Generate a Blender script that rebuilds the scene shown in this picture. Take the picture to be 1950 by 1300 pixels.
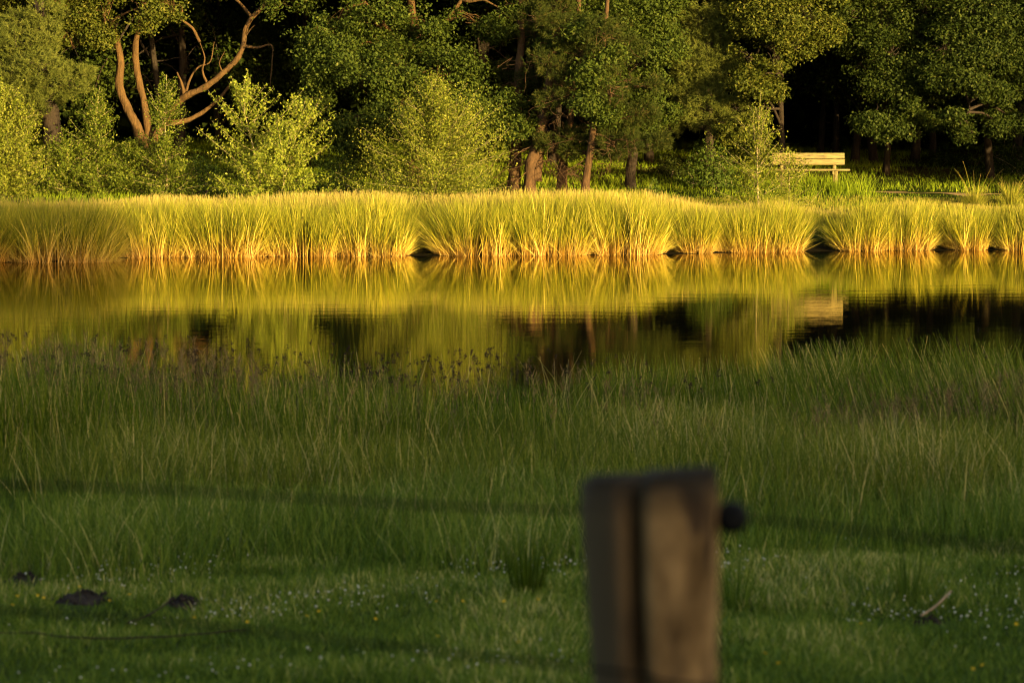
import bpy, math, random
import numpy as np
from mathutils import Vector

# ------------------------------------------------------------------ camera, sky, sun, exposure
for o in list(bpy.data.objects):
    bpy.data.objects.remove(o)
SC = bpy.context.scene
COL = SC.collection
R = np.random.RandomState
F_PX, CAM_Z, PITCH = 5000.0, 3.1, math.atan(425 / 5000.0)

cam = bpy.data.cameras.new('camera')
cam.sensor_width = 36
cam.lens = 36 * F_PX / 1950
cam.clip_start = 0.1
cam.clip_end = 6000
cam.dof.use_dof = True
cam.dof.focus_distance = 60
cam.dof.aperture_fstop = 5.6
cam_ob = bpy.data.objects.new('camera', cam)
COL.objects.link(cam_ob)
cam_ob.location = (0, 0, CAM_Z)
cam_ob.rotation_euler = (math.pi / 2 - PITCH, 0, 0)
SC.camera = cam_ob

SUN_EL, SUN_AZ = math.radians(7.0), math.radians(40.0)   # azimuth: from behind the camera towards its right
sun_dir = Vector((math.sin(SUN_AZ) * math.cos(SUN_EL), -math.cos(SUN_AZ) * math.cos(SUN_EL), math.sin(SUN_EL)))
sl = bpy.data.lights.new('sun', 'SUN')
sl.energy = 4.6
sl.angle = math.radians(0.5)
sl.color = (1.0, 0.76, 0.31)
so = bpy.data.objects.new('sun', sl)
COL.objects.link(so)
so.rotation_euler = sun_dir.to_track_quat('Z', 'Y').to_euler()

W = bpy.data.worlds.new('World')
SC.world = W
W.use_nodes = True
wn = W.node_tree
sky = wn.nodes.new('ShaderNodeTexSky')
sky.sky_type = 'NISHITA'
sky.sun_disc = False
sky.dust_density = 3.0
sky.ozone_density = 0.6
sky.sun_elevation = SUN_EL
sky.sun_rotation = math.pi - SUN_AZ
wn.links.new(sky.outputs[0], wn.nodes['Background'].inputs[0])
wn.nodes['Background'].inputs[1].default_value = 0.15

SC.view_settings.view_transform = 'Standard'
SC.view_settings.look = 'None'
SC.view_settings.gamma = 1
SC.view_settings.exposure = 1.9
SC.cycles.use_denoising = True
SC.cycles.filter_width = 1.1
SC.cycles.max_bounces = 6
SC.cycles.transparent_max_bounces = 4


def P(u, v, D):
    """pixel (u, v) of the 1950x1300 frame -> the point at world y = D"""
    a, b = (u - 975) / F_PX, -(v - 650) / F_PX
    d = np.array([a, math.cos(PITCH) + b * math.sin(PITCH), -math.sin(PITCH) + b * math.cos(PITCH)])
    return np.array([0, 0, CAM_Z]) + d * (D / d[1])


# ------------------------------------------------------------------ value noise (numpy)
def _hash(i, j, k, s):
    n = (i * 374761393 + j * 668265263 + k * 1274126177 + s * 974711) & 0x7fffffff
    n = ((n ^ (n >> 13)) * 1274126177) & 0x7fffffff
    return ((n ^ (n >> 16)) & 0xffff) / 65535.0


def noise(p, scale=1.0, seed=0):
    p = np.asarray(p, float) * scale
    if p.shape[-1] == 2:
        p = np.concatenate([p, np.zeros(p.shape[:-1] + (1,))], -1)
    i = np.floor(p).astype(np.int64)
    f = p - i
    f = f * f * (3 - 2 * f)
    out = 0
    for a in (0, 1):
        for b in (0, 1):
            for c in (0, 1):
                w = (f[..., 0] if a else 1 - f[..., 0]) * (f[..., 1] if b else 1 - f[..., 1]) * (f[..., 2] if c else 1 - f[..., 2])
                out = out + w * _hash(i[..., 0] + a, i[..., 1] + b, i[..., 2] + c, seed)
    return out


def sstep(a, b, x):
    t = np.clip((x - a) / (b - a), 0, 1)
    return t * t * (3 - 2 * t)


def unit(v):
    return v / np.maximum(np.linalg.norm(v, axis=-1, keepdims=True), 1e-9)


# ------------------------------------------------------------------ terrain heights
def shore_near(x):
    return 24.3 + 0.5 * np.sin(x * 0.55) + 0.35 * np.sin(x * 1.7 + 1)


def shore_far(x):
    return np.interp(x, [-40, -11.5, -9.3, -8.6, -3, 3, 6, 11, 40], [55, 56.3, 56.7, 58.4, 59.2, 59.6, 61.0, 61.8, 60])


NEAR = ([0, 3, 6, 10, 13, 20, 24, 40, 100, 3000], [0, .20, .43, .72, .92, 1.48, 1.55, 1.7, 2.2, 8])
FARP = ([0, .5, 2, 4, 7, 10, 14, 22, 45, 120, 3000], [0, .02, .18, .58, 1.03, 1.30, 1.66, 2.08, 2.6, 3.6, 12])


def gz(x, y):
    x, y = np.asarray(x, float), np.asarray(y, float)
    yn, yf = shore_near(x), shore_far(x)
    d = np.minimum(np.minimum(y - yn, yf - y), 46 - np.abs(x))
    inside = -0.9 * sstep(0, 4, d)
    near = np.interp(yn - y, *NEAR)
    far = np.interp(y - yf, *FARP)
    side = np.interp(np.abs(x) - 46, *NEAR)
    out = np.where(y < yn, near, np.where(y > yf, far, side))
    z = np.where(d > 0, inside, out)
    bump = (noise(np.stack([x, y], -1), 0.7, 3) - .5) * .10 + (noise(np.stack([x, y], -1), 2.3, 4) - .5) * .05
    return z + bump * np.clip(-d / 2, 0, 1)


# ------------------------------------------------------------------ mesh building
class MB:
    """collects vertices, quads and triangles with two point attributes, and links them as one mesh object"""

    def __init__(s):
        s.v, s.q, s.t, s.a, s.r, s.n = [], [], [], [], [], 0

    def add(s, v, quads=None, tris=None, t=None, rnd=None):
        v = np.asarray(v, float).reshape(-1, 3)
        if quads is not None and len(quads):
            s.q.append(np.asarray(quads, np.int64).reshape(-1, 4) + s.n)
        if tris is not None and len(tris):
            s.t.append(np.asarray(tris, np.int64).reshape(-1, 3) + s.n)
        s.v.append(v)
        s.a.append(np.full(len(v), 0.0) if t is None else np.broadcast_to(np.asarray(t, float).ravel(), (len(v),)) if np.size(t) == 1 else np.asarray(t, float).ravel())
        s.r.append(np.full(len(v), 0.5) if rnd is None else np.broadcast_to(np.asarray(rnd, float).ravel(), (len(v),)) if np.size(rnd) == 1 else np.asarray(rnd, float).ravel())
        s.n += len(v)

    def tube(s, pts, rad, n=7, seed=0, rough=0.0, cap=True, rnd=.5):
        pts = np.asarray(pts, float)
        rad = np.broadcast_to(np.asarray(rad, float), (len(pts),))
        T = unit(np.gradient(pts, axis=0))
        ref = np.array([0.31, 0.87, 0.2]) if abs(T[0, 2]) > .6 else np.array([0.05, 0.1, 1.0])
        A = unit(np.cross(T, ref))
        B = np.cross(T, A)
        th = np.arange(n) * 2 * math.pi / n
        m = len(pts)
        rr = rad[:, None] * np.ones(n)
        if rough:
            q = np.stack(np.broadcast_arrays(np.cos(th)[None] * 1.5, np.sin(th)[None] * 1.5, np.arange(m)[:, None] * .45), -1)
            rr = rr * (1 + rough * (noise(q, 1.3, seed) - .5) * 2)
        v = pts[:, None] + rr[..., None] * (np.cos(th)[None, :, None] * A[:, None] + np.sin(th)[None, :, None] * B[:, None])
        i = np.arange(m - 1)[:, None] * n
        j = np.arange(n)[None]
        k = (j + 1) % n
        q = np.stack([i + j, i + k, i + n + k, i + n + j], -1).reshape(-1, 4)
        vv = v.reshape(-1, 3)
        tr = None
        if cap:
            vv = np.concatenate([vv, pts[:1], pts[-1:]])
            jj = np.arange(n)
            kk = (jj + 1) % n
            e = (m - 1) * n
            tr = np.concatenate([np.stack([kk, jj, np.full(n, m * n)], -1), np.stack([e + jj, e + kk, np.full(n, m * n + 1)], -1)])
        s.add(vv, q, tr, t=0, rnd=rnd)

    def box(s, c, size, rx=0, bev=0.006):
        x, y, z = [d / 2 for d in size]
        b = bev
        prof = [(-y + b, -z), (y - b, -z), (y, -z + b), (y, z - b), (y - b, z), (-y + b, z), (-y, z - b), (-y, -z + b)]
        rings = []
        for xx, k in ((-x, .97), (-x + b, 1), (x - b, 1), (x, .97)):
            rings.append([(xx, py * k, pz * k) for py, pz in prof])
        v = np.array(rings).reshape(-1, 3)
        cr, sr = math.cos(rx), math.sin(rx)
        v = np.stack([v[:, 0], v[:, 1] * cr - v[:, 2] * sr, v[:, 1] * sr + v[:, 2] * cr], -1) + np.asarray(c)
        q, t = [], []
        for i in range(3):
            for j in range(8):
                k = (j + 1) % 8
                q.append((i * 8 + j, i * 8 + k, i * 8 + 8 + k, i * 8 + 8 + j))
        for e, d in ((0, 1), (24, 0)):
            for j in range(1, 7):
                t.append((e, e + j + (1 if d else 0), e + j + (0 if d else 1)))
        s.add(v, q, t)

    def build(s, name, mat, parent=None, smooth=False, origin=None):
        me = bpy.data.meshes.new(name)
        v = np.concatenate(s.v)
        org = np.zeros(3)
        if parent is not None:
            org = np.array(parent['_loc'])
        elif origin is not None:
            org = np.asarray(origin, float)
        v = v - org
        Q = np.concatenate(s.q) if s.q else np.zeros((0, 4), np.int64)
        T = np.concatenate(s.t) if s.t else np.zeros((0, 3), np.int64)
        me.vertices.add(len(v))
        me.vertices.foreach_set('co', v.astype(np.float32).ravel())
        li = np.concatenate([Q.ravel(), T.ravel()]).astype(np.int32)
        me.loops.add(len(li))
        me.loops.foreach_set('vertex_index', li)
        st = np.concatenate([np.arange(len(Q)) * 4, len(Q) * 4 + np.arange(len(T)) * 3]).astype(np.int32)
        me.polygons.add(len(st))
        me.polygons.foreach_set('loop_start', st)
        if smooth:
            me.polygons.foreach_set('use_smooth', np.ones(len(st), bool))
        me.update(calc_edges=True)
        for nm, arr in (('t', s.a), ('rnd', s.r)):
            at = me.attributes.new(nm, 'FLOAT', 'POINT')
            at.data.foreach_set('value', np.concatenate(arr).astype(np.float32))
        me.materials.append(mat)
        ob = bpy.data.objects.new(name, me)
        COL.objects.link(ob)
        if parent is not None:
            ob.parent = parent
        elif origin is not None:
            ob.location = origin
        return ob


def tag(o, label=None, cat=None, group=None, kind=None):
    if label: o['label'] = label
    if cat: o['category'] = cat
    if group: o['group'] = group
    if kind: o['kind'] = kind
    return o


def empty(name, loc, label, cat, group=None):
    e = bpy.data.objects.new(name, None)
    e.empty_display_size = .2
    COL.objects.link(e)
    e.location = [float(c) for c in loc]
    e['_loc'] = [float(c) for c in loc]
    return tag(e, label, cat, group)


def spline(pts, n=6):
    """Catmull-Rom through pts, n samples per span"""
    p = np.asarray(pts, float)
    p = np.concatenate([2 * p[:1] - p[1:2], p, 2 * p[-1:] - p[-2:-1]])
    out = []
    for i in range(1, len(p) - 2):
        t = np.linspace(0, 1, n, endpoint=False)[:, None]
        a, b, c, d = p[i - 1], p[i], p[i + 1], p[i + 2]
        out.append(.5 * (2 * b + (c - a) * t + (2 * a - 5 * b + 4 * c - d) * t ** 2 + (3 * b - a - 3 * c + d) * t ** 3))
    return np.concatenate(out + [p[-2:-1]])


# ------------------------------------------------------------------ materials
def mat_new(name):
    m = bpy.data.materials.new(name)
    m.use_nodes = True
    nt = m.node_tree
    return m, nt, nt.nodes['Principled BSDF'], nt.nodes['Material Output']


def ramp(nt, fac, stops, interp='LINEAR'):
    r = nt.nodes.new('ShaderNodeValToRGB')
    r.color_ramp.interpolation = interp
    el = r.color_ramp.elements
    el[0].position, el[0].color = stops[0][0], (*stops[0][1], 1)
    el[1].position, el[1].color = stops[-1][0], (*stops[-1][1], 1)
    for p, c in stops[1:-1]:
        e = el.new(p)
        e.color = (*c, 1)
    nt.links.new(fac, r.inputs[0])
    return r.outputs[0]


def attr(nt, name):
    a = nt.nodes.new('ShaderNodeAttribute')
    a.attribute_name = name
    return a.outputs['Fac']


def mixc(nt, fac, a, b, mode='MIX'):
    m = nt.nodes.new('ShaderNodeMix')
    m.data_type = 'RGBA'
    m.blend_type = mode
    for s, v in ((m.inputs[0], fac), (m.inputs[6], a), (m.inputs[7], b)):
        if isinstance(v, (int, float)):
            s.default_value = v
        elif isinstance(v, tuple):
            s.default_value = (*v, 1)
        else:
            nt.links.new(v, s)
    return m.outputs[2]


def tex_noise(nt, scale, detail=4, stretch=None, rough=.55):
    tc = nt.nodes.new('ShaderNodeTexCoord')
    n = nt.nodes.new('ShaderNodeTexNoise')
    n.inputs['Scale'].default_value = scale
    n.inputs['Detail'].default_value = detail
    n.inputs['Roughness'].default_value = rough
    v = tc.outputs['Object']
    if stretch:
        mp = nt.nodes.new('ShaderNodeMapping')
        mp.inputs['Scale'].default_value = stretch
        nt.links.new(v, mp.inputs[0])
        v = mp.outputs[0]
    nt.links.new(v, n.inputs['Vector'])
    return n.outputs['Fac']


def bump(nt, bsdf, h, strength=.5, dist=.02):
    b = nt.nodes.new('ShaderNodeBump')
    b.inputs['Strength'].default_value = strength
    b.inputs['Distance'].default_value = dist
    nt.links.new(h, b.inputs['Height'])
    nt.links.new(b.outputs[0], bsdf.inputs['Normal'])


def foliage_mat(name, stops, tip=None, transl=.3, rough=.6, spec=.06):
    """per-leaf colour from the random attribute; optional ramp along the blade (tip = (stops for t, strength by rnd))"""
    m, nt, b, out = mat_new(name)
    c = ramp(nt, attr(nt, 'rnd'), stops)
    if tip:
        base = ramp(nt, attr(nt, 'rnd'), tip['base'])
        f = ramp(nt, attr(nt, 't'), [(tip['lo'], (1, 1, 1)), (tip['hi'], (0, 0, 0))])
        c = mixc(nt, f, c, base)
        if 'head' in tip:
            f2 = ramp(nt, attr(nt, 't'), [(tip['hlo'], (0, 0, 0)), (1, (1, 1, 1))])
            c = mixc(nt, f2, c, tip['head'])
    nt.links.new(c, b.inputs['Base Color'])
    b.inputs['Roughness'].default_value = rough
    b.inputs['Specular IOR Level'].default_value = spec
    if transl:
        tr = nt.nodes.new('ShaderNodeBsdfTranslucent')
        nt.links.new(c, tr.inputs[0])
        mx = nt.nodes.new('ShaderNodeMixShader')
        mx.inputs[0].default_value = transl
        nt.links.new(b.outputs[0], mx.inputs[1])
        nt.links.new(tr.outputs[0], mx.inputs[2])
        nt.links.new(mx.outputs[0], out.inputs[0])
    return m


def bark_mat(name, dark, light, stretch=(1, 1, .22), scale=14, bstr=.9):
    m, nt, b, out = mat_new(name)
    n = tex_noise(nt, scale, 6, stretch, .65)
    n2 = tex_noise(nt, 1.7, 3)
    c = ramp(nt, n, [(.3, dark), (.68, light)])
    c = mixc(nt, n2, c, tuple(.6 * x + .01 for x in light), 'MIX')
    nt.links.new(c, b.inputs['Base Color'])
    b.inputs['Roughness'].default_value = .9
    b.inputs['Specular IOR Level'].default_value = .05
    bump(nt, b, n, bstr, .05)
    return m


M = {}
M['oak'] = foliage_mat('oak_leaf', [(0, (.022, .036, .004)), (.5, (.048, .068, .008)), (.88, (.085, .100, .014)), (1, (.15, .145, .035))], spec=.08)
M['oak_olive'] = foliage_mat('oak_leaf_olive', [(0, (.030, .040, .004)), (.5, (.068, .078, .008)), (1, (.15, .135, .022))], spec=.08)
M['oak_shade'] = foliage_mat('oak_leaf_shade', [(0, (.014, .024, .003)), (.5, (.032, .046, .006)), (.86, (.062, .074, .011)), (1, (.13, .125, .032))], spec=.08)  # darkened copy of the oak leaf, standing in for shade on the right
M['oak_dark'] = foliage_mat('oak_leaf_dark', [(0, (.010, .016, .003)), (1, (.036, .050, .008))], transl=.1, spec=.04, rough=.8)  # leaf tone lowered to stand in for shade inside the far wood
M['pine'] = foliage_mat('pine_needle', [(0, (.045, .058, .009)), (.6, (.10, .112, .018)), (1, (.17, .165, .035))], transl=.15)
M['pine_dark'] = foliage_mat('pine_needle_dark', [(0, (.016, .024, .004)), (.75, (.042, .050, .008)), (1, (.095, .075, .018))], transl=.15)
M['birch'] = foliage_mat('birch_leaf', [(0, (.06, .08, .006)), (.5, (.145, .160, .014)), (1, (.32, .30, .05))], transl=.35)
M['birch_green'] = foliage_mat('birch_leaf_green', [(0, (.035, .055, .004)), (.5, (.095, .120, .010)), (1, (.24, .24, .035))], transl=.35)
M['willow'] = foliage_mat('willow_leaf', [(0, (.075, .105, .008)), (.5, (.18, .205, .018)), (1, (.36, .35, .06))], transl=.35)
M['bramble'] = foliage_mat('bramble_leaf', [(0, (.03, .06, .008)), (1, (.11, .14, .02))])
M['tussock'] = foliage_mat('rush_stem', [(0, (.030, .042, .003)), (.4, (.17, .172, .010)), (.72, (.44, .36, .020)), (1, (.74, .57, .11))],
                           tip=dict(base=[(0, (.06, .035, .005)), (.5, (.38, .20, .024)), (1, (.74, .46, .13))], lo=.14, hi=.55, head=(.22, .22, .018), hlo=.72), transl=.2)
M['straw'] = foliage_mat('straw_grass', [(0, (.08, .10, .006)), (.4, (.22, .22, .018)), (1, (.44, .34, .05))],
                         tip=dict(base=[(0, (.14, .16, .02)), (1, (.30, .25, .05))], lo=.1, hi=.6, head=(.38, .28, .08), hlo=.8), transl=.2)
M['lawn'] = foliage_mat('lawn_grass', [(0, (.10, .15, .006)), (.7, (.24, .30, .014)), (1, (.44, .38, .06))])
M['meadow'] = foliage_mat('meadow_grass', [(0, (.032, .058, .006)), (.5, (.082, .132, .013)), (.84, (.155, .190, .026)), (1, (.38, .35, .12))], transl=.25)
M['tall'] = foliage_mat('tall_grass', [(0, (.030, .052, .004)), (.45, (.086, .118, .009)), (.8, (.165, .172, .022)), (1, (.46, .38, .14))],
                        tip=dict(base=[(0, (.035, .042, .005)), (1, (.12, .075, .025))], lo=.05, hi=.5), transl=.25)
M['rush'] = foliage_mat('shore_rush', [(0, (.016, .032, .002)), (.5, (.060, .098, .005)), (.82, (.13, .156, .012)), (1, (.42, .34, .11))], transl=.2)
M['plume'] = foliage_mat('grass_plume', [(0, (.07, .048, .022)), (.6, (.16, .112, .045)), (1, (.34, .25, .10))], transl=.2)
M['seedhead'] = foliage_mat('rush_seed_head', [(0, (.010, .007, .004)), (1, (.035, .022, .010))], transl=0)
M['clover'] = foliage_mat('clover_head', [(0, (.24, .24, .18)), (1, (.52, .51, .44))], transl=0)
M['buttercup'] = foliage_mat('buttercup_petal', [(0, (.50, .33, .01)), (1, (.55, .37, .015))], transl=.2, rough=.3)
M['bark_oak'] = bark_mat('oak_bark', (.016, .009, .004), (.135, .072, .022), (1, 1, .3), 11, 1.0)
M['bark_pine'] = bark_mat('pine_bark', (.014, .008, .005), (.115, .062, .026), (1, 1, .35), 10, 1.0)
M['bark_dark'] = bark_mat('dark_bark', (.012, .008, .005), (.045, .03, .018))  # tone lowered to stand in for shade on trunks; fallen twigs share it
M['bark_birch'] = bark_mat('birch_stem_bark', (.14, .10, .045), (.46, .37, .17))
M['twig_dead'] = bark_mat('dead_wood', (.12, .085, .05), (.36, .27, .16))
M['soil'] = bark_mat('molehill_soil', (.012, .009, .007), (.05, .04, .032), (1, 1, 1), 30)
M['path'] = bark_mat('sandy_path', (.17, .10, .045), (.38, .25, .12), (1, 1, 1), 6, .3)
M['plastic'] = None


def make_misc():
    m, nt, b, out = mat_new('black_plastic')
    n = tex_noise(nt, 60, 2)
    nt.links.new(ramp(nt, n, [(.3, (.004, .004, .004)), (.7, (.010, .010, .010))]), b.inputs['Base Color'])
    b.inputs['Roughness'].default_value = .8
    b.inputs['Specular IOR Level'].default_value = .1
    M['plastic'] = m
    m, nt, b, out = mat_new('fence_cord')
    n = tex_noise(nt, 200, 2)
    nt.links.new(ramp(nt, n, [(.3, (.004, .004, .003)), (.7, (.012, .012, .010))]), b.inputs['Base Color'])
    b.inputs['Roughness'].default_value = .9
    b.inputs['Specular IOR Level'].default_value = .02
    M['cord'] = m
    # fence post: weathered grey-brown softwood, warmer where the bark came off, darker knots
    m, nt, b, out = mat_new('post_wood')
    g = tex_noise(nt, 34, 6, (1, 1, .10), .65)
    big = tex_noise(nt, 15, 4, (1, 1, .55))
    kn = tex_noise(nt, 22, 1, (1, 1, .45))
    c = ramp(nt, g, [(.25, (.034, .021, .009)), (.5, (.13, .078, .031)), (.75, (.23, .145, .060))])
    c = mixc(nt, ramp(nt, big, [(.40, (0, 0, 0)), (.58, (1, 1, 1))]), c, (.36, .225, .095))
    c = mixc(nt, ramp(nt, kn, [(.58, (0, 0, 0)), (.70, (.9, .9, .9))]), c, (.035, .022, .014))
    # dark end grain and grey left flank are weathered; flank tone also paints shade
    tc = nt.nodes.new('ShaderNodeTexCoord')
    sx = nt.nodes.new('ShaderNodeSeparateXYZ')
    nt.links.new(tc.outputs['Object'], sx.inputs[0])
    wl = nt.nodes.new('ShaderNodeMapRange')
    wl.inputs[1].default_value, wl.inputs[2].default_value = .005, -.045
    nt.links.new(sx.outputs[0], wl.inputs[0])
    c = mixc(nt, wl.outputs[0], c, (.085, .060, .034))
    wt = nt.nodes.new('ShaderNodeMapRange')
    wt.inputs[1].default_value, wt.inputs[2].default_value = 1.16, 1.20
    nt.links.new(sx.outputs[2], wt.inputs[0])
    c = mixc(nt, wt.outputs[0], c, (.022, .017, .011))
    nt.links.new(c, b.inputs['Base Color'])
    b.inputs['Roughness'].default_value = .85
    b.inputs['Specular IOR Level'].default_value = .03
    bump(nt, b, g, .6, .006)
    M['post'] = m
    m, nt, b, out = mat_new('bench_wood')
    g = tex_noise(nt, 7, 6, (.5, 3, 3), .75)
    c = ramp(nt, g, [(.3, (.05, .032, .008)), (.52, (.19, .140, .036)), (.75, (.22, .17, .05))])
    nt.links.new(c, b.inputs['Base Color'])
    b.inputs['Roughness'].default_value = .75
    bump(nt, b, g, .4, .01)
    M['bench'] = m
    # ground: meadow soil, forest litter beyond the pond
    m, nt, b, out = mat_new('ground')
    n1, n2 = tex_noise(nt, .35, 5), tex_noise(nt, 6, 6)
    a = ramp(nt, n2, [(.3, (.016, .022, .004)), (.55, (.032, .050, .006)), (.8, (.06, .07, .012))])
    f = ramp(nt, n2, [(.3, (.025, .016, .008)), (.7, (.10, .062, .028))])
    c = mixc(nt, attr(nt, 't'), a, f)
    c = mixc(nt, attr(nt, 'rnd'), c, (.010, .007, .004))
    nt.links.new(mixc(nt, n1, c, mixc(nt, .5, c, (.02, .02, .008))), b.inputs['Base Color'])
    b.inputs['Roughness'].default_value = .95
    b.inputs['Specular IOR Level'].default_value = .01
    bump(nt, b, n2, .8, .05)
    M['ground'] = m
    # water: dark peaty pond with fine ripples
    m, nt, b, out = mat_new('pond_water')
    b.inputs['Base Color'].default_value = (.006, .005, .002, 1)
    b.inputs['Roughness'].default_value = .5
    b.inputs['Specular IOR Level'].default_value = 0
    gl = nt.nodes.new('ShaderNodeBsdfGlossy')
    gl.inputs['Color'].default_value = (1, .96, .74, 1)  # yellow put into the gloss to paint golden reflections; water has no such tint
    gl.inputs['Roughness'].default_value = .022
    fr = nt.nodes.new('ShaderNodeFresnel')
    fr.inputs['IOR'].default_value = 2.8
    mx = nt.nodes.new('ShaderNodeMixShader')
    nt.links.new(fr.outputs[0], mx.inputs[0])
    nt.links.new(b.outputs[0], mx.inputs[1])
    nt.links.new(gl.outputs[0], mx.inputs[2])
    nt.links.new(mx.outputs[0], out.inputs[0])
    w1 = tex_noise(nt, 1.0, 2, (1.1, 9, 1))
    w2 = tex_noise(nt, 1.0, 2, (.25, 1.6, 1))
    ad = nt.nodes.new('ShaderNodeMath')
    ad.operation = 'MULTIPLY_ADD'
    nt.links.new(w2, ad.inputs[0])
    ad.inputs[1].default_value = 2.0
    nt.links.new(w1, ad.inputs[2])
    bump(nt, gl, ad.outputs[0], 1.0, .00075)
    M['water'] = m


make_misc()

# ------------------------------------------------------------------ ground, water, path
def axis(dense_a, dense_b, step, far):
    a = np.arange(dense_a, dense_b + 1e-6, step)
    g, d = [], step
    x = dense_b
    while x < far:
        d *= 1.35
        x += d
        g.append(x)
    h, d = [], step
    x = dense_a
    while x > -far:
        d *= 1.35
        x -= d
        h.append(x)
    return np.concatenate([h[::-1], a, g])


gx, gy = axis(-26, 26, .35, 2500), axis(6, 92, .3, 2500)
X, Y = np.meshgrid(gx, gy)
mb = MB()
nx, ny = len(gx), len(gy)
ii = (np.arange(ny - 1)[:, None] * nx + np.arange(nx - 1)[None]).ravel()
mb.add(np.stack([X, Y, gz(X, Y)], -1), np.stack([ii, ii + 1, ii + nx + 1, ii + nx], -1), t=sstep(9, 15, Y - shore_far(X)).ravel(), rnd=(sstep(3.0, .8, Y - shore_far(X)) * (Y > shore_far(X) - 6)).ravel())
tag(mb.build('ground', M['ground'], smooth=True), kind='structure')

mb = MB()
mb.add([(-70, 10, 0), (70, 10, 0), (70, 75, 0), (-70, 75, 0)], [(0, 1, 2, 3)])
tag(mb.build('water', M['water']), kind='structure')

mb = MB()
px = np.linspace(9.4, 13.0, 40)
cy = 69.9 + .35 * np.sin(px * .9)
rows = []
for k in np.linspace(-1, 1, 7):
    wd = .30 * np.clip(.55 + .75 * np.sin(px * 2.6 + 1.2), .06, 1) * np.clip(np.minimum(px - 9.4, 13.0 - px) / .8, 0.05, 1) * (.8 + .3 * np.sin(px * 2.3 + k))
    yy = cy + k * wd
    rows.append(np.stack([px, yy, gz(px, yy) + .012 - .006 * abs(k)], -1))
n = len(px)
ii = (np.arange(6)[:, None] * n + np.arange(n - 1)[None]).ravel()
mb.add(np.array(rows), np.stack([ii, ii + 1, ii + n + 1, ii + n], -1))
tag(mb.build('path', M['path'], smooth=True), kind='structure')


# ------------------------------------------------------------------ grasses
def blades(mb, base, h, lean_dir, lean, curl, w, rnd, seg=3, rs=None, tip=.25):
    """many curved grass blades; arrays of length N"""
    N = len(base)
    rs = rs or R(1)
    phi = rs.uniform(0, 2 * math.pi, N)
    wd = np.stack([np.cos(phi), np.sin(phi), np.zeros(N)], -1)
    d = np.stack([np.cos(lean_dir), np.sin(lean_dir), np.zeros(N)], -1)
    pts = [base]
    for k in range(seg):
        a = lean + curl * (k + .5) / seg
        pts.append(pts[-1] + (h / seg)[:, None] * (np.sin(a)[:, None] * d + np.cos(a)[:, None] * np.array([0, 0, 1.0])))
    V, T = [], []
    for k, p in enumerate(pts):
        t = k / seg
        ww = (w * (1 - (1 - tip) * t ** 1.5) / 2)[:, None] * wd
        V += [p - ww, p + ww]
        T += [np.full(N, t), np.full(N, t)]
    V = np.stack(V, 1)
    T = np.stack(T, 1)
    nv = 2 * (seg + 1)
    o = np.arange(N)[:, None] * nv
    q = np.concatenate([np.stack([o + 2 * k, o + 2 * k + 1, o + 2 * k + 3, o + 2 * k + 2], -1) for k in range(seg)], 1)
    mb.add(V, q.reshape(-1, 4), t=T, rnd=np.repeat(rnd, nv))
    return pts[-1]


def field(rs, n, y0, y1, half=.235, pad=.4, xr=None):
    """points spread evenly over the wedge of ground in view (with a margin to each side)"""
    y = np.sqrt(rs.uniform(y0 ** 2, y1 ** 2, n))
    x = rs.uniform(-1, 1, n) * (y * half + pad)
    return x, y


def ground_pts(x, y, sink=.02):
    return np.stack([x, y, np.maximum(gz(x, y), -.5) - sink], -1)


MOLE = [
    (50, 1104, 110, 'dark molehill furthest left, at the edge of the photo'),
    (158, 1138, 118, 'largest dark molehill, between the other two in the left turf'),
    (350, 1144, 84, 'low flat molehill right of the largest one'),
    (42, 1130, 40, 'tiny crumb of dark soil in front of the leftmost molehill'),
    (1770, 1184, 70, 'dark molehill in the right turf with a pale stick beside it')]


def on_ground(u, v):
    """where the sight line through pixel (u, v) meets the meadow"""
    lo, hi = 5.0, 23.0
    for _ in range(40):
        mid = (lo + hi) / 2
        p = P(u, v, mid)
        if p[2] > float(gz(p[0], p[1])):
            lo = mid
        else:
            hi = mid
    p = P(u, v, lo)
    return np.array([p[0], p[1], float(gz(p[0], p[1]))])


def off_mole(x, y):
    """False where a molehill or the trampled turf in front of it lies"""
    ok = np.ones(len(x), bool)
    for (u, v, w, _) in MOLE:
        c = on_ground(u, v + 8)
        rx = w / 2 / F_PX * c[1] * .9
        ok &= ((x - c[0]) / rx) ** 2 + ((y - c[1] + .09) / (rx * .9 + .15)) ** 2 > 1
    return ok


rs = R(11)
mg = MB()
# short turf
x, y = field(rs, 210000, 8.0, 14.8)
nz = noise(np.stack([x, y], -1), 1.6, 7)
keep = (rs.rand(len(x)) < .62 + .5 * nz) & off_mole(x, y)
x, y, nz = x[keep], y[keep], nz[keep]
n = len(x)
blades(mg, ground_pts(x, y), rs.uniform(.045, .100, n) * (.7 + .6 * nz), rs.uniform(0, 6.28, n), rs.uniform(0, .7, n), rs.uniform(0, .9, n), rs.uniform(.005, .010, n), np.clip(.06 + rs.beta(1.6, 2.3, n) + .6 * (nz - .5), 0, 1), rs=rs)
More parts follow.
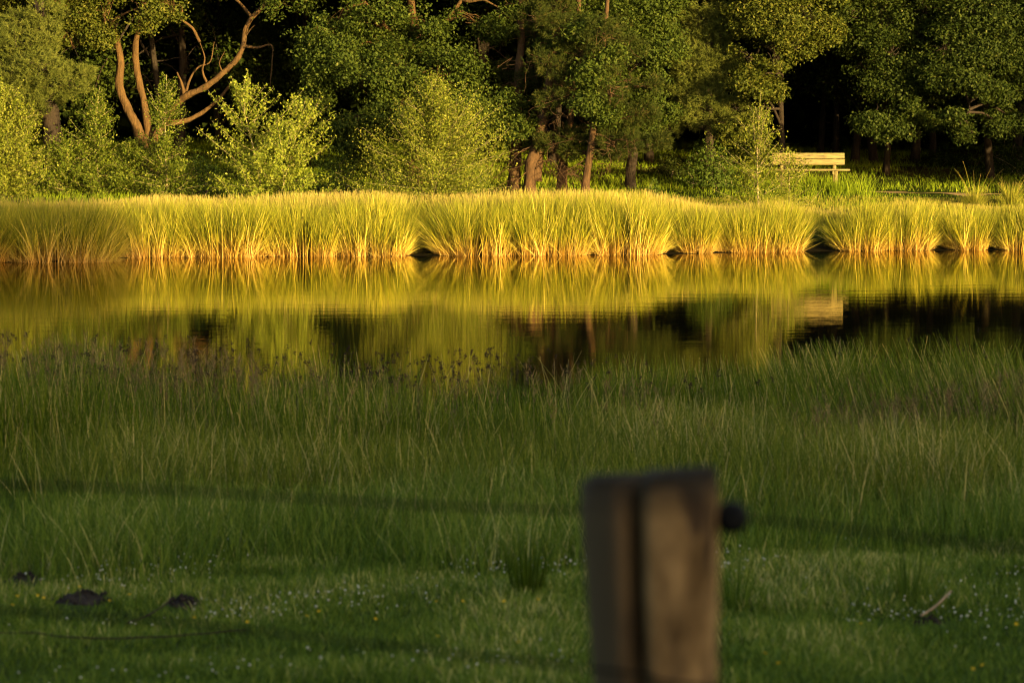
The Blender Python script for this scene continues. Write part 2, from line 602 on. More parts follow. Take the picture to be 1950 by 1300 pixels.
# mid grass
x, y = field(rs, 70000, 12.6, 18.0)
nz = noise(np.stack([x, y], -1), .9, 8)
ramp_in = sstep(12.6, 15.4, y + 2.6 * (nz - .5))
keep = (rs.rand(len(x)) < ramp_in * (.35 + .8 * nz)) & off_mole(x, y)
x, y, nz = x[keep], y[keep], nz[keep]
n = len(x)
blades(mg, ground_pts(x, y), rs.uniform(.14, .34, n) * (.65 + .7 * nz), rs.uniform(0, 6.28, n), rs.uniform(0, .35, n), rs.uniform(0, .8, n), rs.uniform(.005, .009, n), np.clip(rs.beta(1.6, 2.4, n) + .6 * (nz - .5), 0, 1), rs=rs)
tag(mg.build('meadow_grass', M['meadow']), 'short green meadow grass between the fence and the taller grass', 'grass', kind='stuff')

mt = MB()
x, y = field(rs, 85000, 15.0, 22.0)
nz = noise(np.stack([x, y], -1), .8, 9)
keep = rs.rand(len(x)) < sstep(14.6, 17.6, y + 4.0 * (nz - .5)) * (.25 + .7 * nz)
x, y, nz = x[keep], y[keep], nz[keep]
n = len(x)
hh = rs.uniform(.28, .62, n) * (.7 + .5 * nz)
blades(mt, ground_pts(x, y), hh, rs.uniform(0, 6.28, n), rs.uniform(0, .25, n), rs.uniform(0, .7, n), rs.uniform(.005, .009, n), np.clip(rs.beta(1.5, 2.0, n) + .5 * (nz - .5), 0, 1), rs=rs)
tag(mt.build('tall_grass', M['tall']), 'olive tall grass with tan stalks across the middle of the shaded meadow', 'grass', kind='stuff')


def rush_height(x, y):
    u = 975 + F_PX * x / y
    return np.interp(u, [-300, 0, 250, 600, 900, 1100, 1250, 1420, 1560, 1700, 1950, 2300], [.98, .98, .92, .86, .78, .75, .70, .70, .78, .86, .95, .95])


mr = MB()
x, y = field(rs, 120000, 18.2, 26.4)
nz = noise(np.stack([x, y], -1), .75, 10)
n2 = noise(np.stack([x, y], -1), 2.2, 12)
keep = rs.rand(len(x)) < sstep(17.6, 22.5, y + 5.0 * (nz - .5)) * (.06 + 1.15 * sstep(.25, .75, n2) * (.3 + .9 * nz)) * (1 - .75 * sstep(25.0, 26.4, y))
x, y, nz = x[keep], y[keep], nz[keep]
n = len(x)
u = 975 + F_PX * x / y
hh = rush_height(x, y) * rs.uniform(.5, 1.12, n) * (.62 + .66 * nz) * np.interp(y, [18, 21.5], [.6, 1])
right = sstep(1350, 1600, u)
ld = np.where(rs.rand(n) < .25 + .30 * right, rs.normal(math.pi, .5, n), rs.uniform(0, 6.28, n))
blades(mr, ground_pts(x, y), hh, ld, rs.uniform(0, .16, n) + .05 * right, rs.uniform(0, .35, n) + .15 * right, rs.uniform(.006, .012, n), np.clip(rs.beta(1.6, 2.3, n) + .6 * (nz - .5), 0, 1), rs=rs)
tag(mr.build('shore_rushes', M['rush']), 'dense green rushes in shade along the near shore', 'rushes', kind='stuff')

mq = MB()
n = 1900
x, y = field(rs, n, 14.6, 25.2)
keep = rs.rand(n) < .12 + .9 * noise(np.stack([x, y], -1), .55, 17)
x, y = x[keep], y[keep]
n = len(x)
blades(mq, ground_pts(x, y), np.interp(y, [14, 17, 20, 24], [.3, .55, .75, .9]) * rs.uniform(.7, 1.15, n), rs.uniform(0, 6.28, n), np.abs(rs.normal(0, .16, n)), rs.uniform(0, .8, n), rs.uniform(.005, .009, n), rs.uniform(.84, 1, n), rs=rs, seg=4)
tag(mq.build('pale_stalks', M['tall']), 'sparse pale dry stalks standing among the green meadow grass', 'grass', kind='stuff')

# plume grass: tan stalks with feathery heads, thick on the right and thin on the left
mp = MB()
n = 11000
x, y = field(rs, n, 19.0, 25.6)
u = 975 + F_PX * x / y
pr = np.interp(u, [-300, 0, 480, 700, 1150, 1450, 1600, 1950, 2300], [.16, .15, .13, .06, .04, .12, .8, .8, .8]) * (.25 + 1.1 * noise(np.stack([x, y], -1), .9, 21))
keep = rs.rand(n) < pr
x, y, u = x[keep], y[keep], u[keep]
n = len(x)
hh = rush_height(x, y) * np.where(u > 1300, rs.uniform(.45, .88, n), rs.uniform(.8, 1.15, n)) + np.where(u < 560, .10, 0)
rn = rs.rand(n)
tips = blades(mp, ground_pts(x, y), hh, rs.normal(math.pi, 1.2, n), rs.uniform(0, .16, n), rs.uniform(0, .4, n), np.full(n, .004), .4 + .6 * rn, rs=rs)
k = 16
tb = np.repeat(tips, k, 0)
m_ = len(tb)
tb = tb + np.stack([rs.normal(0, .010, m_), rs.normal(0, .010, m_), -rs.uniform(0, .17, m_)], -1)
blades(mp, tb, rs.uniform(.03, .075, m_), rs.uniform(0, 6.28, m_), rs.uniform(.2, .8, m_), rs.uniform(0, .5, m_), rs.uniform(.004, .008, m_), np.repeat(rn, k) * .7, seg=1, rs=rs)
tag(mp.build('plume_grass', M['plume']), 'brownish grass stalks with feathery heads among the near rushes', 'grass', kind='stuff')

OCT = np.array([(1, 0, 0), (-1, 0, 0), (0, 1, 0), (0, -1, 0), (0, 0, 1), (0, 0, -1)], float)
OCT_T = np.array([(0, 2, 4), (2, 1, 4), (1, 3, 4), (3, 0, 4), (2, 0, 5), (1, 2, 5), (3, 1, 5), (0, 3, 5)])


def blobs(mb, c, r, rnd):
    N = len(c)
    v = c[:, None] + OCT[None] * np.asarray(r)[:, None, None]
    tr = OCT_T[None] + (np.arange(N) * 6)[:, None, None]
    mb.add(v, None, tr.reshape(-1, 3), rnd=np.repeat(rnd, 6))


# dark-headed rushes
mh = MB()
n = 1900
x, y = field(rs, n, 20.8, 25.8)
u = 975 + F_PX * x / y
pr = np.interp(u, [-200, 0, 560, 650, 950, 1050, 1950], [.35, .32, .36, .7, .6, .12, .10]) * (.2 + 1.2 * noise(np.stack([x, y], -1), 1.3, 31))
keep = rs.rand(n) < pr
x, y = x[keep], y[keep]
n = len(x)
hh = rush_height(x, y) * rs.uniform(.9, 1.28, n)
tips = blades(mh, ground_pts(x, y), hh, rs.uniform(0, 6.28, n), rs.uniform(0, .12, n), rs.uniform(0, .25, n), np.full(n, .005), rs.rand(n), rs=rs)
k = 9
c = np.repeat(tips, k, 0) + rs.normal(0, 1, (n * k, 3)) * np.array([.009, .009, .013])
blobs(mh, c, rs.uniform(.0045, .008, n * k), rs.rand(n * k))
tag(mh.build('dark_headed_rushes', M['seedhead']), 'dark brown seed heads on thin rush stems against the water', 'rushes', kind='stuff')

# clover and daisies in the turf
mc = MB()
n = 6500
x, y = field(rs, n, 8.8, 14.6)
pr = sstep(.45, .80, noise(np.stack([x, y], -1), 1.1, 41)) * np.where(x > 1.2, .45, 1) * np.interp(y, [8.8, 10, 11.5, 13.5, 14.6], [.25, .6, 1, .5, .1])
keep = rs.rand(n) < pr
x, y = x[keep], y[keep]
n = len(x)
p = ground_pts(x, y, 0)
p[:, 2] += rs.uniform(.065, .11, n)
blobs(mc, p, rs.uniform(.002, .0058, n) * np.where(rs.rand(n) < .1, 1.5, 1), rs.rand(n))
tag(mc.build('clover_flowers', M['clover']), 'small white clover heads scattered through the short meadow turf', 'flowers', kind='stuff')


# ------------------------------------------------------------------ far bank: rush tussocks, straw grass, lawn
def tussock(u0, u1, top, label, seed, y_off=0., dens=1.0, droop=1.0, mat='tussock', nb=5200, depth=.9, side=0.0):
    rs = R(seed)
    xm = ((u0 + u1) / 2 - 975) / F_PX * 59
    D = float(shore_far(xm)) + y_off
    for _ in range(3):
        xm = ((u0 + u1) / 2 - 975) / F_PX * D
        D = float(shore_far(xm)) + y_off
    rx = (u1 - u0) / 2 / F_PX * D
    ztop = P(0, top, D + depth)[2]
    N = int(nb * dens * max(.5, rx / 1.1))
    a, r = rs.uniform(0, 6.28, N), np.sqrt(rs.rand(N))
    ex, ey = r * np.cos(a), r * np.sin(a)
    ns = 90
    sa, sr = rs.uniform(0, 6.28, ns), np.sqrt(rs.rand(ns))
    sid = rs.randint(0, ns, N)
    inb = rs.rand(N) < .62
    ex = np.where(inb, sr[sid] * np.cos(sa[sid]) + rs.normal(0, .05, N), ex)
    ey = np.where(inb, sr[sid] * np.sin(sa[sid]) + rs.normal(0, .07, N), ey)
    ex, ey = np.clip(ex, -1.05, 1.05), np.clip(ey, -1.05, 1.05)
    ex = np.sign(ex) * np.abs(ex) ** .7
    sub_l, sub_c, sub_d = rs.normal(0, .12, ns), rs.normal(0, .26, ns), rs.uniform(0, 6.28, ns)
    x, y = xm + ex * rx * 1.0, D + depth - .35 + ey * depth
    z = np.maximum(gz(x, y), -.12) - .03
    hmax = ztop - .0
    hvar = (1 - .08 * np.abs(ex) ** 3) * (.76 + .46 * noise(np.stack([x, y], -1), 1.9, seed))
    h = (hmax - np.maximum(z, 0)) * hvar * rs.uniform(.55, 1.12, N)
    out = np.hypot(ex, ey)
    fr = rs.rand(N)
    ld = np.where(fr < .75, np.arctan2(ey * .8 + rs.normal(0, .25, N), ex + rs.normal(0, .25, N)), rs.uniform(0, 6.28, N))
    lean = (.02 + .07 * out ** 2 * droop) * rs.uniform(.2, 1.4, N) + np.where(inb, np.abs(sub_l[sid]), 0)
    ld = np.where(inb & (rs.rand(N) < .5), sub_d[sid], ld)
    curl = rs.uniform(.05, .5, N) * (1 + .9 * out ** 3 * droop)
    if side:
        lean = lean + np.abs(side) * np.clip(ex * np.sign(side), 0, 1) ** 1.6 * rs.uniform(.1, 1.7, N)
    # dead stems droop low at the skirt
    dead = rs.rand(N) < .20 * (out > .55) + .25 * (np.clip(ex * np.sign(side) if side else 0 * ex, 0, 1) > .45)
    lean = np.where(dead, rs.uniform(.25, 1.05, N), lean)
    h = np.where(dead, h * .6, h)
    rnd = np.clip(np.where(dead, rs.uniform(.75, 1, N), rs.beta(1.5, 1.9, N) + np.where(inb, sub_c[sid], 0)), 0, 1)
    mb = MB()
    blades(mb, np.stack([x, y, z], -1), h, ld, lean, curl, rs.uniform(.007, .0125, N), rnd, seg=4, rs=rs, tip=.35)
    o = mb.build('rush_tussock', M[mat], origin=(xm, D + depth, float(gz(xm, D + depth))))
    return tag(o, label, 'rush tussock', 'rush tussocks along the far waterline')


TUSS = [
    (-190, 10, 385, 'rush tussock cut by the left edge of the photo, half in shade', 0, 1.0, 0),
    (5, 208, 383, 'big rush tussock in shade left of the golden ones, standing forward in the water', 0, 1.1, 0.25),
    (212, 362, 385, 'golden rush tussock right beside the big shaded one', .2, .9, -.2),
    (338, 508, 382, 'golden rush tussock with arching tan stems, third from the left', 0, 1., -.25),
    (490, 655, 384, 'golden rush tussock below the bright leafy sapling', .1, .8, -.2),
    (632, 777, 384, 'golden rush tussock left of the dark gap in the middle of the bank', 0, 1., .15),
    (830, 1000, 380, 'tall rush tussock with bent tan stems right of the dark gap', .1, 1.1, -.45),
    (950, 1134, 376, 'tall dense yellow rush tussock below the leaning pine trunks', .1, .8, .1),
    (1112, 1266, 378, 'tall pale rush tussock just left of the small orange one', .2, .8, .05),
    (1290, 1362, 398, 'small low rush tussock with orange drooping stems', .3, 1.2, -.3),
    (1350, 1532, 386, 'broad rush tussock with long green stems arching left over the water', .1, 1.2, -.65),
    (1594, 1690, 392, 'rush tussock below the bench with orange stems arching left', .2, 1.1, -.5),
    (1656, 1780, 390, 'upright rush tussock between two dark gaps, right of the bench', .2, .8, .1),
    (1802, 1884, 392, 'narrow upright rush tussock, second from the right edge', .2, .8, -.1),
    (1902, 1975, 392, 'rush tussock cut by the right edge of the photo', .2, .8, -.1),
    (1965, 2140, 392, 'rush tussock outside the right edge of the photo', .2, .8, 0),
]
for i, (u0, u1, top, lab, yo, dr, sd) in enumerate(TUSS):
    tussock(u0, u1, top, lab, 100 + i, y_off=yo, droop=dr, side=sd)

ms = MB()
rs = R(12)
n = 95000
x = rs.uniform(-17, 17, n)
so_ = rs.uniform(1.1, 6.8, n)
y = shore_far(x) + so_
nz = noise(np.stack([x, y], -1), .6, 14)
u = 975 + F_PX * x / y
vt = np.interp(u, [-300, 200, 700, 1000, 1250, 1350, 1500, 1950, 2300], [372, 366, 368, 360, 366, 380, 384, 388, 388]) + (1 - nz) * 30 - 9
zt = CAM_Z - (vt - 225) * y / F_PX
z = gz(x, y)
uw = 975 + F_PX * x / shore_far(x)
for gc, gw in ((203, 14), (351, 9), (501, 7), (803, 30), (1123, 6), (1277, 20), (1562, 34), (1791, 14), (1893, 12)):
    kill = (np.abs(uw - gc) < gw * 1.2) & (so_ < 2.6)
    so_[kill] = -9
keep = so_ > 0
x, y, z, zt, nz, so_ = x[keep], y[keep], z[keep], zt[keep], nz[keep], so_[keep]
n = len(x)
hh = np.clip((zt - z) * (1.06 - .6 * rs.rand(n) ** 1.4), .12, 1.4)
blades(ms, np.stack([x, y, z - .02], -1), hh, rs.uniform(0, 6.28, n), rs.uniform(0, .2, n), rs.uniform(0, .5, n), rs.uniform(.006, .011, n), np.clip(rs.beta(1.5, 1.8, n) + .4 * (nz - .5), 0, 1), rs=rs, tip=.5)
tag(ms.build('straw_grass', M['straw']), 'pale straw coloured grass behind the rush tussocks on the far bank', 'grass', kind='stuff')

ml = MB()
n = 210000
x = rs.uniform(-19, 19, n)
y = shore_far(x) + rs.uniform(5.5, 34, n)
nz = noise(np.stack([x, y], -1), .5, 15)
onpath = (x > 9.4) & (x < 13) & (np.abs(y - 69.9 - .35 * np.sin(x * .9)) < .26 + .4 * (nz - .5))
keep = (rs.rand(n) < .25 + 1.0 * nz) & ~onpath
x, y, nz = x[keep], y[keep], nz[keep]
n = len(x)
lowp = np.where((x > 6.3) & (x < 9.6) & (y > 68.7) & (y < 70.2), 3.3, 1) * np.where((x > 9.4) & (x < 13.5) & (y > 66.0) & (y < 69.6), .4, 1)
blades(ml, ground_pts(x, y, .01), rs.uniform(.06, .19, n) * (.6 + .9 * nz) * lowp, rs.uniform(0, 6.28, n), rs.uniform(0, .5, n), rs.uniform(0, .8, n), rs.uniform(.009, .016, n), np.clip(rs.beta(2, 3, n) + .4 * (nz - .5), 0, 1), rs=rs)
tag(ml.build('woodland_grass', M['lawn']), 'short bright green grass under the trees on the far bank', 'grass', kind='stuff')


# ------------------------------------------------------------------ trees
def leaves(mb, c, size, rs, aspect=.55, bias=None, up=.5):
    """kite-shaped leaves at points c; bias = direction the blades face"""
    N = len(c)
    nrm = rs.normal(0, 1, (N, 3)) * .75
    nrm[:, 2] += up
    if bias is not None:
        nrm = nrm + bias * .7
    nrm = unit(nrm)
    d = unit(np.cross(nrm, rs.normal(0, 1, (N, 3))))
    s = np.cross(nrm, d)
    L = (size * rs.uniform(.6, 1.25, N))[:, None]
    a = c - d * L * .5
    b = c + s * L * aspect * .5 - d * L * .05 + nrm * L * .08
    e = c + d * L * .5 - nrm * L * .06
    f = c - s * L * aspect * .5 - d * L * .05 + nrm * L * .08
    mb.add(np.stack([a, b, e, f], 1), np.arange(N * 4).reshape(-1, 4), rnd=np.repeat(np.clip(rs.beta(2, 2.4, N), 0, 1), 4))


def lobe_clumps(rs, c, r, n, seed, gap=.42, shell=.5, flat=.85, fx=1.0):
    d = unit(rs.normal(0, 1, (n, 3)))
    rr = rs.uniform(shell ** 2, 1, n) ** .5
    # uneven outline: the radius itself varies with direction
    rr = rr * (.72 + .55 * noise(d * 1.0 + c * .37, 1.9, seed))
    p = c + d * rr[:, None] * np.array([r * fx, r * .85, r * flat])
    return p[(noise(p, 1.15 / max(r, .4), seed + 5) > gap - .12 * rs.rand(n)) & (noise(p, 2.4, seed + 9) > gap + .02)]


def limb(mb, a, b, r0, r1, rs, sag=.12, wob=.10, n=6, sides=5):
    a, b = np.asarray(a, float), np.asarray(b, float)
    L = np.linalg.norm(b - a)
    t = np.linspace(0, 1, 5)[:, None]
    p = a + (b - a) * t + np.array([0, 0, 1]) * (np.sin(t * math.pi) * sag * L)
    p[1:-1] += rs.normal(0, wob * L * .35, (3, 3))
    s = spline(p, 3)
    mb.tube(s, np.linspace(r0, r1, len(s)), sides, rs.randint(999), .15, cap=False)


def px_line(pts, D):
    out = []
    for q in pts:
        out.append(P(q[0], q[1], D + (q[2] if len(q) > 2 else 0)))
    return np.array(out)


def trunk_tube(mb, pts, r0, r1, seed, rough=.26, n=12, flare=.35):
    s = spline(pts, 7)
    s[1:-1] += (noise(s[1:-1] * 1.0, 1.3, seed)[:, None] - .5) * r0 * .5
    rad = np.linspace(r0, r1, len(s))
    if flare:
        rad = rad * (1 + flare * np.exp(-np.linspace(0, 9, len(s))))
    mb.tube(s, rad, n, seed, rough)
    return s


def broadleaf(name, label, base, D, trunks, lobes, mat='oak', bark='bark_oak', leaf=.092, seed=1, cl=62, upper=None, group=None, cat='oak tree', nper=330, twig='bark_oak', gap=.49, spread=.20):
    """trunks: [(pixel points with optional depth offset, radius at foot, radius at top)], lobes: [(u, v, radius px, depth offset)]"""
    rs = R(seed)
    bx = P(base, 300, D)[0]
    root = empty(name, (bx, D, float(gz(bx, D)) - .05), label, cat, group)
    tb = MB()
    nodes = []
    for k, (pts, r0, r1) in enumerate(trunks):
        w = px_line(pts, D)
        w[0, 2] = min(w[0, 2], float(gz(w[0, 0], w[0, 1])) - .1) if k == 0 else w[0, 2]
        nodes.append(trunk_tube(tb, w, r0, r1, seed + k))
    nodes = np.concatenate(nodes)
    L = []
    for (u, v, r, dy) in lobes:
        c = P(u, v, D + dy)
        L.append((c, r / F_PX * (D + dy)))
    if upper:
        (ux, spreadx, z0, z1, nn, rr) = upper
        xx = (ux - 975) / F_PX * D
        for k in range(nn):
            L.append((np.array([xx + rs.uniform(-1, 1) * spreadx, D + rs.uniform(-1.2, 2.2), rs.uniform(z0, z1)]), rr * rs.uniform(.75, 1.2)))
    cm = MB()
    for i, (c, r) in enumerate(L):
        cp = lobe_clumps(rs, c, r, int(nper * max(.35, r * r)), seed * 7 + i, gap)
        if not len(cp):
            continue
        below = nodes[nodes[:, 2] < c[2] + .3]
        nd = below if len(below) else nodes
        a = nd[np.argmin(np.linalg.norm(nd - c, axis=1))]
        limb(tb, a, c, .035 + .02 * r, .016, rs)
        for j in rs.choice(len(cp), min(len(cp), 12 + int(10 * r)), replace=False):
            limb(tb, c + rs.normal(0, .15 * r, 3), cp[j], .013, .004, rs, sag=.05, sides=4)
        n = cl
        q = np.repeat(cp, n, 0) + rs.normal(0, 1, (len(cp) * n, 3)) * np.array([spread, spread, spread * .5]) * min(1, .55 + r * .4)
        bias = unit(q - c)
        leaves(cm, q, leaf, rs, bias=bias)
    tb.build('trunk', M[bark], root, smooth=True)
    cm.build('crown', M[mat], root)
    return root


def needles(mb, c, axis_, rs, n=18, length=.085, w=.011):
    N = len(c)
    C = np.repeat(c, n, 0)
    A = np.repeat(axis_, n, 0)
    d = unit(A * rs.uniform(.1, 1.3, (N * n, 1)) + rs.normal(0, .62, (N * n, 3)))
    L = (length * rs.uniform(.6, 1.2, N * n))[:, None]
    s = unit(np.cross(d, rs.normal(0, 1, (N * n, 3)))) * w * .5
    o = C + A * rs.uniform(-.05, .03, (N * n, 1))
    mb.add(np.stack([o - s, o + s, o + d * L + s * .4, o + d * L - s * .4], 1), np.arange(N * n * 4).reshape(-1, 4),
           rnd=np.repeat(np.clip(np.repeat(rs.rand(N), n) * .6 + rs.rand(N * n) * .4, 0, 1), 4))


def pine(name, label, base, D, trunks, lobes, mat='pine', seed=1, nt=330, upper=None, group=None, twigs=0, cat='pine tree', length=.10, nn=16, bark='bark_pine'):
    rs = R(seed)
    bx = P(base, 300, D)[0]
    root = empty(name, (bx, D, float(gz(bx, D)) - .05), label, cat, group)
    tb = MB()
    nodes = []
    for k, (pts, r0, r1) in enumerate(trunks):
        w = px_line(pts, D)
        w[0, 2] = min(w[0, 2], float(gz(w[0, 0], w[0, 1])) - .1) if k == 0 else w[0, 2]
        nodes.append(trunk_tube(tb, w, r0, r1, seed + k))
    nodes = np.concatenate(nodes)
    L = [(P(u, v, D + dy), r / F_PX * (D + dy)) for (u, v, r, dy) in lobes]
    if upper:
        (ux, spreadx, z0, z1, n_, rr) = upper
        xx = (ux - 975) / F_PX * D
        for k in range(n_):
            L.append((np.array([xx + rs.uniform(-1, 1) * spreadx, D + rs.uniform(-1.2, 1.5), rs.uniform(z0, z1)]), rr * rs.uniform(.75, 1.2)))
    cm = MB()
    for i, (c, r) in enumerate(L):
        cp = lobe_clumps(rs, c, r, int(2.9 * nt * max(.3, r * r)), seed * 5 + i, .34, shell=.35, flat=.72)
        if not len(cp):
            continue
        below = nodes[nodes[:, 2] < c[2] + .2]
        nd = below if len(below) else nodes
        a = nd[np.argmin(np.linalg.norm(nd - c, axis=1))]
        limb(tb, a, c, .03 + .012 * r, .014, rs, sag=-.04)
        for j in rs.choice(len(cp), min(len(cp), 14), replace=False):
            limb(tb, c + rs.normal(0, .15 * r, 3), cp[j], .012, .004, rs, sag=-.05, sides=4)
        ax = unit(unit(cp - c) + np.array([0, 0, .55]) + rs.normal(0, .3, (len(cp), 3)))
        needles(cm, cp, ax, rs, nn, length)
    zz = [p for p in nodes if 1.6 < p[2] < 5.2]
    for k in range(twigs):
        a = zz[rs.randint(len(zz))]
        an = rs.uniform(0, 6.28)
        e = a + np.array([math.cos(an), math.sin(an) * .8 - .3, rs.uniform(-.7, .1)]) * rs.uniform(.5, 1.7)
        limb(tb, a, e, .014, .004, rs, sag=.12, wob=.25, sides=4)
        for _ in range(3):
            t0 = a + (e - a) * rs.uniform(.4, 1)
            limb(tb, t0, t0 + rs.normal(0, .22, 3) + np.array([0, 0, -.15]), .006, .002, rs, wob=.25, sides=4)
    tb.build('trunk', M[bark], root, smooth=True)
    cm.build('crown', M[mat], root)
    return root


def sapling(name, label, base, D, top, width, seed, mat='birch', leaf=.057, nbr=90, per=70, rise=.75, shape=.8, sparse=1.0, group='young trees on the far bank', cat='sapling', stems=1, lean=0, jit=.10, aspect=.7, low=.02, stem_r=.032):
    rs = R(seed)
    bx = P(base, 300, D)[0]
    bz = float(gz(bx, D))
    root = empty(name, (bx, D, bz - .03), label, cat, group)
    H = P(base, top, D)[2] - bz
    Wd = width / F_PX * D / 2
    tb, cm = MB(), MB()
    for s_ in range(stems):
        off = (s_ - (stems - 1) / 2) * Wd * .62 if stems > 1 else 0
        hh = H * (1 - .16 * s_ % .3 if stems > 1 else 1)
        tip = np.array([bx + off + lean, D + rs.uniform(-.1, .1), bz + hh])
        mid = np.array([bx + off * .6 + lean * .3 + rs.normal(0, .05), D + rs.normal(0, .05), bz + hh * .5])
        st = spline([(bx + off * .15, D, bz - .1), mid, tip], 10)
        tb.tube(st, np.linspace(stem_r if stems == 1 else .024, .004, len(st)), 6, seed, .1, cap=False)
        wd = Wd * (1 if stems == 1 else .62)
        C, B = [], []
        for k in range(nbr):
            t = low + (1 - low) * rs.rand() ** .9 * .97
            o = st[int(t * (len(st) - 1))]
            prof = (min(1, (t - low) / .10) * .3 + .7) * (1 - t) ** shape + .05
            L = wd * prof * rs.uniform(.65, 1.15) * 1.15
            an = rs.uniform(0, 6.28)
            el = rise * (.22 + .85 * t) + rs.normal(0, .13)
            d = np.array([math.cos(an) * math.cos(el), math.sin(an) * math.cos(el), math.sin(el)])
            e = o + d * L / max(.35, math.cos(el)) + np.array([0, 0, .08 * L])
            pts = spline([o, o + (e - o) * .5 + np.array([0, 0, -.05 * L]) + rs.normal(0, .08 * L, 3), e], 4)
            tb.tube(pts, np.linspace(.007, .002, len(pts)), 4, k, cap=False)
            m_ = int(1.35 * per * sparse * (L + .12) * rs.uniform(.7, 1.2))
            tt = rs.uniform(.12, 1.03, m_)
            q = pts[0] + (pts[-1] - pts[0]) * tt[:, None]
            idx = np.clip((tt * (len(pts) - 1)).astype(int), 0, len(pts) - 1)
            q = pts[idx] * .5 + q * .5 + rs.normal(0, jit * (.6 + L * .6), (m_, 3)) * (1.15 - .6 * np.clip(tt, 0, 1))[:, None]
            C.append(q)
            B.append(np.repeat(unit(np.array([d[0], d[1], .2])[None]), m_, 0))
        leaves(cm, np.concatenate(C), leaf, rs, aspect=aspect, bias=np.concatenate(B), up=.25)
    tb.build('trunk', M['bark_birch'], root, smooth=True)
    cm.build('crown', M[mat], root)
    return root


# --- far wood, read as one dark mass behind and beside the trees of the photo
def wood_mass(name, boxes, leaf, mat, label, trunks, seed):
    rs = R(seed)
    mb = MB()
    for (x0, x1, y0, y1, z0, z1, n) in boxes:
        p = np.stack([rs.uniform(x0, x1, n), rs.uniform(y0, y1, n), rs.uniform(0, 1, n)], -1)
        g = gz(p[:, 0], p[:, 1])
        top = z1 * (.78 + .34 * noise(p[:, :2], .22, seed))
        p[:, 2] = g + z0 + (top - z0) * p[:, 2]
        p = p[noise(p, .55, seed + 3) > .22]
        leaves(mb, p, leaf, rs, aspect=.6)
    o = mb.build(name, mat)
    return tag(o, label, 'wood', kind='stuff')


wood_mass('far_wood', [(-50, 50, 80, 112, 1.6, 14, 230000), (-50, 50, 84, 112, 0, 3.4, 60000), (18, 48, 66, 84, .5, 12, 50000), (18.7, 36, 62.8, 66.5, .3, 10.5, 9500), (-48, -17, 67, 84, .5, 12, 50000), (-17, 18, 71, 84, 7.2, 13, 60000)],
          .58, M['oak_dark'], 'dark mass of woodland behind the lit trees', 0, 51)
# --- unseen wood added behind the camera to cast shade over meadow and near water
mw = MB()
rs = R(52)
for k in range(34):
    cx, cy_ = -34 + 79 * (k % 17) / 16 + rs.uniform(-1.5, 1.5), -16 - 7 * (k // 17) + rs.uniform(-1.0, 1.0)
    if cx > 42:
        cx = 50.0 if k < 17 else 55.2  # end trees set and thickened so their shade falls on the left tussocks
    g = float(gz(cx, cy_))
    mw.tube(spline([(cx, cy_, g - .2), (cx + rs.normal(0, .2), cy_, g + 4), (cx + rs.normal(0, .5), cy_, g + 9)], 4), np.linspace(.3, .1, 9), 7, k, .1, rnd=0)
    n = 2600 if cx < 45 else 14000
    d = unit(rs.normal(0, 1, (n, 3))) * (rs.rand(n) ** .4)[:, None]
    H = (9.6 if cx < 40 else 14.2) + rs.uniform(-.6, .9)
    c = np.stack([cx + d[:, 0] * (3.4 if cx < 45 else 4.0), cy_ + d[:, 1] * 3.0, g + H * .5 + d[:, 2] * H * .52], -1)
    leaves(mw, c, .62, rs, aspect=.8)
tag(mw.build('added_shade_wood', M['oak_dark']), 'unseen dense wood added behind the camera to shade the meadow', 'wood', kind='stuff')

